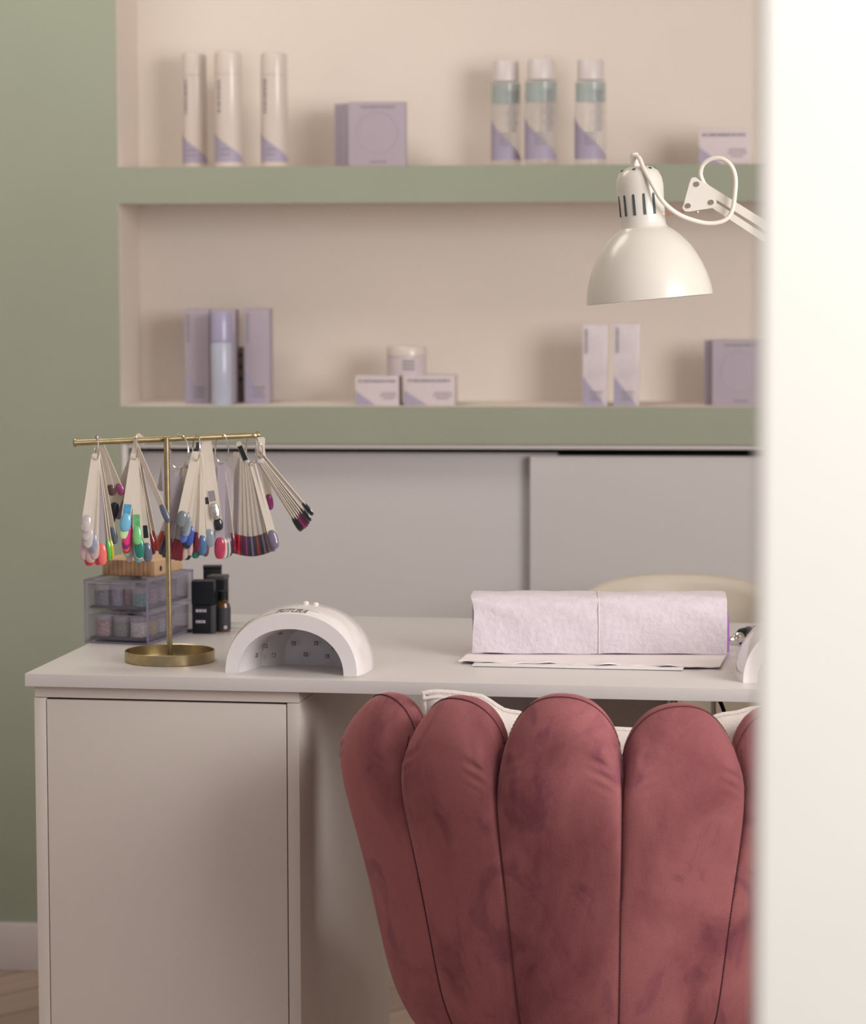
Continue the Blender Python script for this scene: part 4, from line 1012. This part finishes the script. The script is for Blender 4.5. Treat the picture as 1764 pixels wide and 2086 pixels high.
# lobe j spans angles (j-1)*KP .. j*KP ; lobe 0 is the one left of the centre seam
z0c = .25
for j in (-3, -2, -1, 0, 1, 2, 3, 4):
    zt = {0: .782, -1: .770, 1: .770, -2: .757, 2: .757, -3: .712, 3: .738, 4: .712}[j]
    p0_, p1_ = (j-1)*KP+PHI0, j*KP+PHI0
    NT, NZ = 36, 120; SC = 1 if -3 < j < 4 else .3; RS_ = .033 if -3 < j < 4 else .040
    bm = B(); grid = []
    valley = .070 if j in (0, 1) else .062
    for i in range(NT+1):
        t = -1+2*i/NT; t = math.sin(t*PI/2)*.35+t*.65 if False else t
        phi = p0_+(p1_-p0_)*(t+1)/2
        e = max(0, 1-abs(t)**2.3)**.60
        ztop = zt-valley*(1-e)
        puff = max(0.0, 1-abs(t)**2.3)**.5
        W = .012 + .021*puff*SC
        dirv = HX*math.sin(phi)+HB*math.cos(phi)
        col_ = []
        zc = ztop-.052
        zs = [z0c+(zc-z0c)*(k/NZ) for k in range(NZ+1)]
        # outer going up, rounded over, inner going down
        path = []
        for z in zs:
            f = min(1, (z-z0c)/.05); path.append((z, (.012+.021*puff*SC*AM(z, ztop))*(.5+.5*f)))
        for k in range(1, 13):
            a = PI*k/12; path.append((zc+(ztop-zc)*math.sin(a), W*math.cos(a)))
        for z in reversed(zs[:-1]):
            f = min(1, (z-z0c)/.05); path.append((z, -(.012+.021*puff*SC*AM(z, ztop))*(.5+.5*f)))
        for (z, k) in path:
            lean = 0
            wr_ = 0
            # small gathers beside the valleys
            d2 = abs(z-(zt-valley-.006))
            if d2 < .045 and abs(t) > .45 and z < ztop-.004: wr_ = .0026*math.sin((z+.035*abs(t))*430+j*1.3)*(1-d2/.045)*min(1, (abs(t)-.45)/.3)*max(0, 1-abs(t)**6)
            R = Rs(z)-RS_+sft(j, t)
            # top rolls slightly inward
            q = max(0, (z-(ztop-.075))/.075); R -= .010*q*q
            p = dirv*(R+k+wr_)
            # inward arc bottom
            col_.append(bm.verts.new(V(p.x, p.y, z-FZ)))
        grid.append(col_)
    m = len(grid[0])
    for a, b in zip(grid, grid[1:]):
        for k in range(m): bm.faces.new((a[k], a[(k+1) % m], b[(k+1) % m], b[k]))
    bm.faces.new(grid[0]); bm.faces.new(grid[-1])
    obj('back_channel', bm, M['velvet'], chair, ang=70)
    # stitches over the top ridge
    bm = B()
    for side_ in (1,):
        pts = []
        for i in range(61):
            t = -.985+1.97*i/60; phi = p0_+(p1_-p0_)*(t+1)/2
            e = max(0, 1-abs(t)**2.3)**.60; ztop = zt-valley*(1-e); puff = max(0, 1-abs(t)**2.3)**.5; W = .012+.021*puff*SC
            zc = ztop-.052; a = math.radians(70)
            z = zc+(ztop-zc)*math.sin(a); k = W*math.cos(a); q = max(0, (z-(ztop-.075))/.075); R = Rs(z)-RS_+sft(j, t)-.010*q*q
            d = HX*math.sin(phi)+HB*math.cos(phi); nn = (d*math.cos(a)*.8+V(0, 0, 1)*math.sin(a)).normalized()
            p = d*(R+k); pts.append(V(p.x, p.y, z-FZ)+nn*.0002)
        tube(bm, pts, .00045, 5)
        for i in range(0, 60):
            a_, b_ = pts[i], pts[i+1]; tube(bm, [a_.lerp(b_, .2), a_.lerp(b_, .65)], .0009, 5)
    obj('ridge_stitching', bm, M['thread'], chair)
for j in range(-3, 4):
    phi = j*KP+PHI0
    if abs(phi) > 1.3: continue
    pts = []
    for k in range(0, 110):
        z = z0c+.01+(.715-z0c-.012)*k/109; d = HX*math.sin(phi)+HB*math.cos(phi); R = Rs(z)-.033+.0127
        p = d*R; pts.append(V(p.x, p.y, z-FZ))
    bm = B(); tube(bm, pts, .0006, 5)
    for i in range(0, 109): tube(bm, [pts[i].lerp(pts[i+1], .2), pts[i].lerp(pts[i+1], .6)], .00105, 5)
    obj('seam_stitching', bm, M['thread'], chair)
bm = B(); lathe(bm, [(0, .30), (.12, .30), (.20, .33), (.235, .38), (.24, .43), (.262, .50), (.25, .535), (.2, .553), (0, .559)], 48); obj('seat', bm, M['velvet'], chair)
for (x, y) in ((.2, .2), (-.2, .2), (.2, -.2), (-.2, -.2)):
    bm = B(); a = HX*x*.8+HB*y*.8; b = HX*x*1.1+HB*y*1.1; tube(bm, [V(a.x*.7, a.y*.7, .335), V(b.x*.9, b.y*.9, 0)], [.014, .008], 14); obj('leg', bm, M['goldleg'], chair)

# white cushion leaning inside the back
cpx = 1215; Zp = 3.80
co = plane_pt(1218, 1640, CAM+V(FW.x, FW.y, 0).normalized()*Zp, NV)
sp_ = Zp/F
pil = thing('white_cushion', 'white linen cushion with piped edge standing inside the velvet armchair', 'cushion', (co.x, co.y, .505+0))
def topz(u):   # u in -1..1 : sagging top edge with raised corners
    pts = [(-1, 1411), (-.93, 1408), (-.85, 1410), (-.7, 1416), (-.5, 1450), (-.25, 1477), (0, 1484), (.25, 1488), (.5, 1478), (.75, 1455), (.9, 1444), (1, 1440)]
    for (a, ya), (b, yb) in zip(pts, pts[1:]):
        if u <= b:
            t = (u-a)/(b-a); t = t*t*(3-2*t); return ya+(yb-ya)*t
    return pts[-1][1]
x0p, x1p = 858, 1580; NU, NW = 48, 26
bm = B()
def pz(py): return py_z(py, Zp)
front = []; back = []
for i in range(NU+1):
    u = -1+2*i/NU; xx = ((x0p+x1p)/2-1218 + u*(x1p-x0p)/2)*sp_
    zt = pz(topz(u)); f_, b_ = [], []
    for k in range(NW+1):
        w = k/NW; z = .515+(zt-.515)*w
        puff = .055*(max(0, 1-abs(u)**3.2)**.6)*(max(0, 1-abs(2*w-1)**3.2)**.6)
        cr = .002*math.sin(u*9+w*14)*(1-abs(u))
        xs_ = xx*(1-.05*math.sin(PI*w))
        pf = HX*xs_+HB*(puff+cr); pb_ = HX*xs_-HB*(puff-cr)
        f_.append(bm.verts.new(V(pf.x, pf.y, z-.505))); b_.append(bm.verts.new(V(pb_.x, pb_.y, z-.505)))
    front.append(f_); back.append(b_)
for g_ in (front, back):
    for a, b in zip(g_, g_[1:]):
        for k in range(NW): bm.faces.new((a[k], a[k+1], b[k+1], b[k]))
for i in range(NU):
    for k in (0, NW):
        bm.faces.new((front[i][k], front[i+1][k], back[i+1][k], back[i][k]))
for i in (0, NU):
    for k in range(NW): bm.faces.new((front[i][k], front[i][k+1], back[i][k+1], back[i][k]))
toppts = [front[i][NW].co.copy() for i in range(NU+1)]
lft = [front[0][k].co.copy() for k in range(NW+1)]; rgt = [front[NU][k].co.copy() for k in range(NW, -1, -1)]
obj('cushion_cover', bm, M['pillow'], pil, ang=80)
bm = B()
tube(bm, lft[:-1]+toppts+rgt[1:], .0035, 8)
tube(bm, [p+HB*.007+V(0, 0, -.006) for p in toppts], .0022, 8)
obj('piping', bm, M['pillow'], pil)
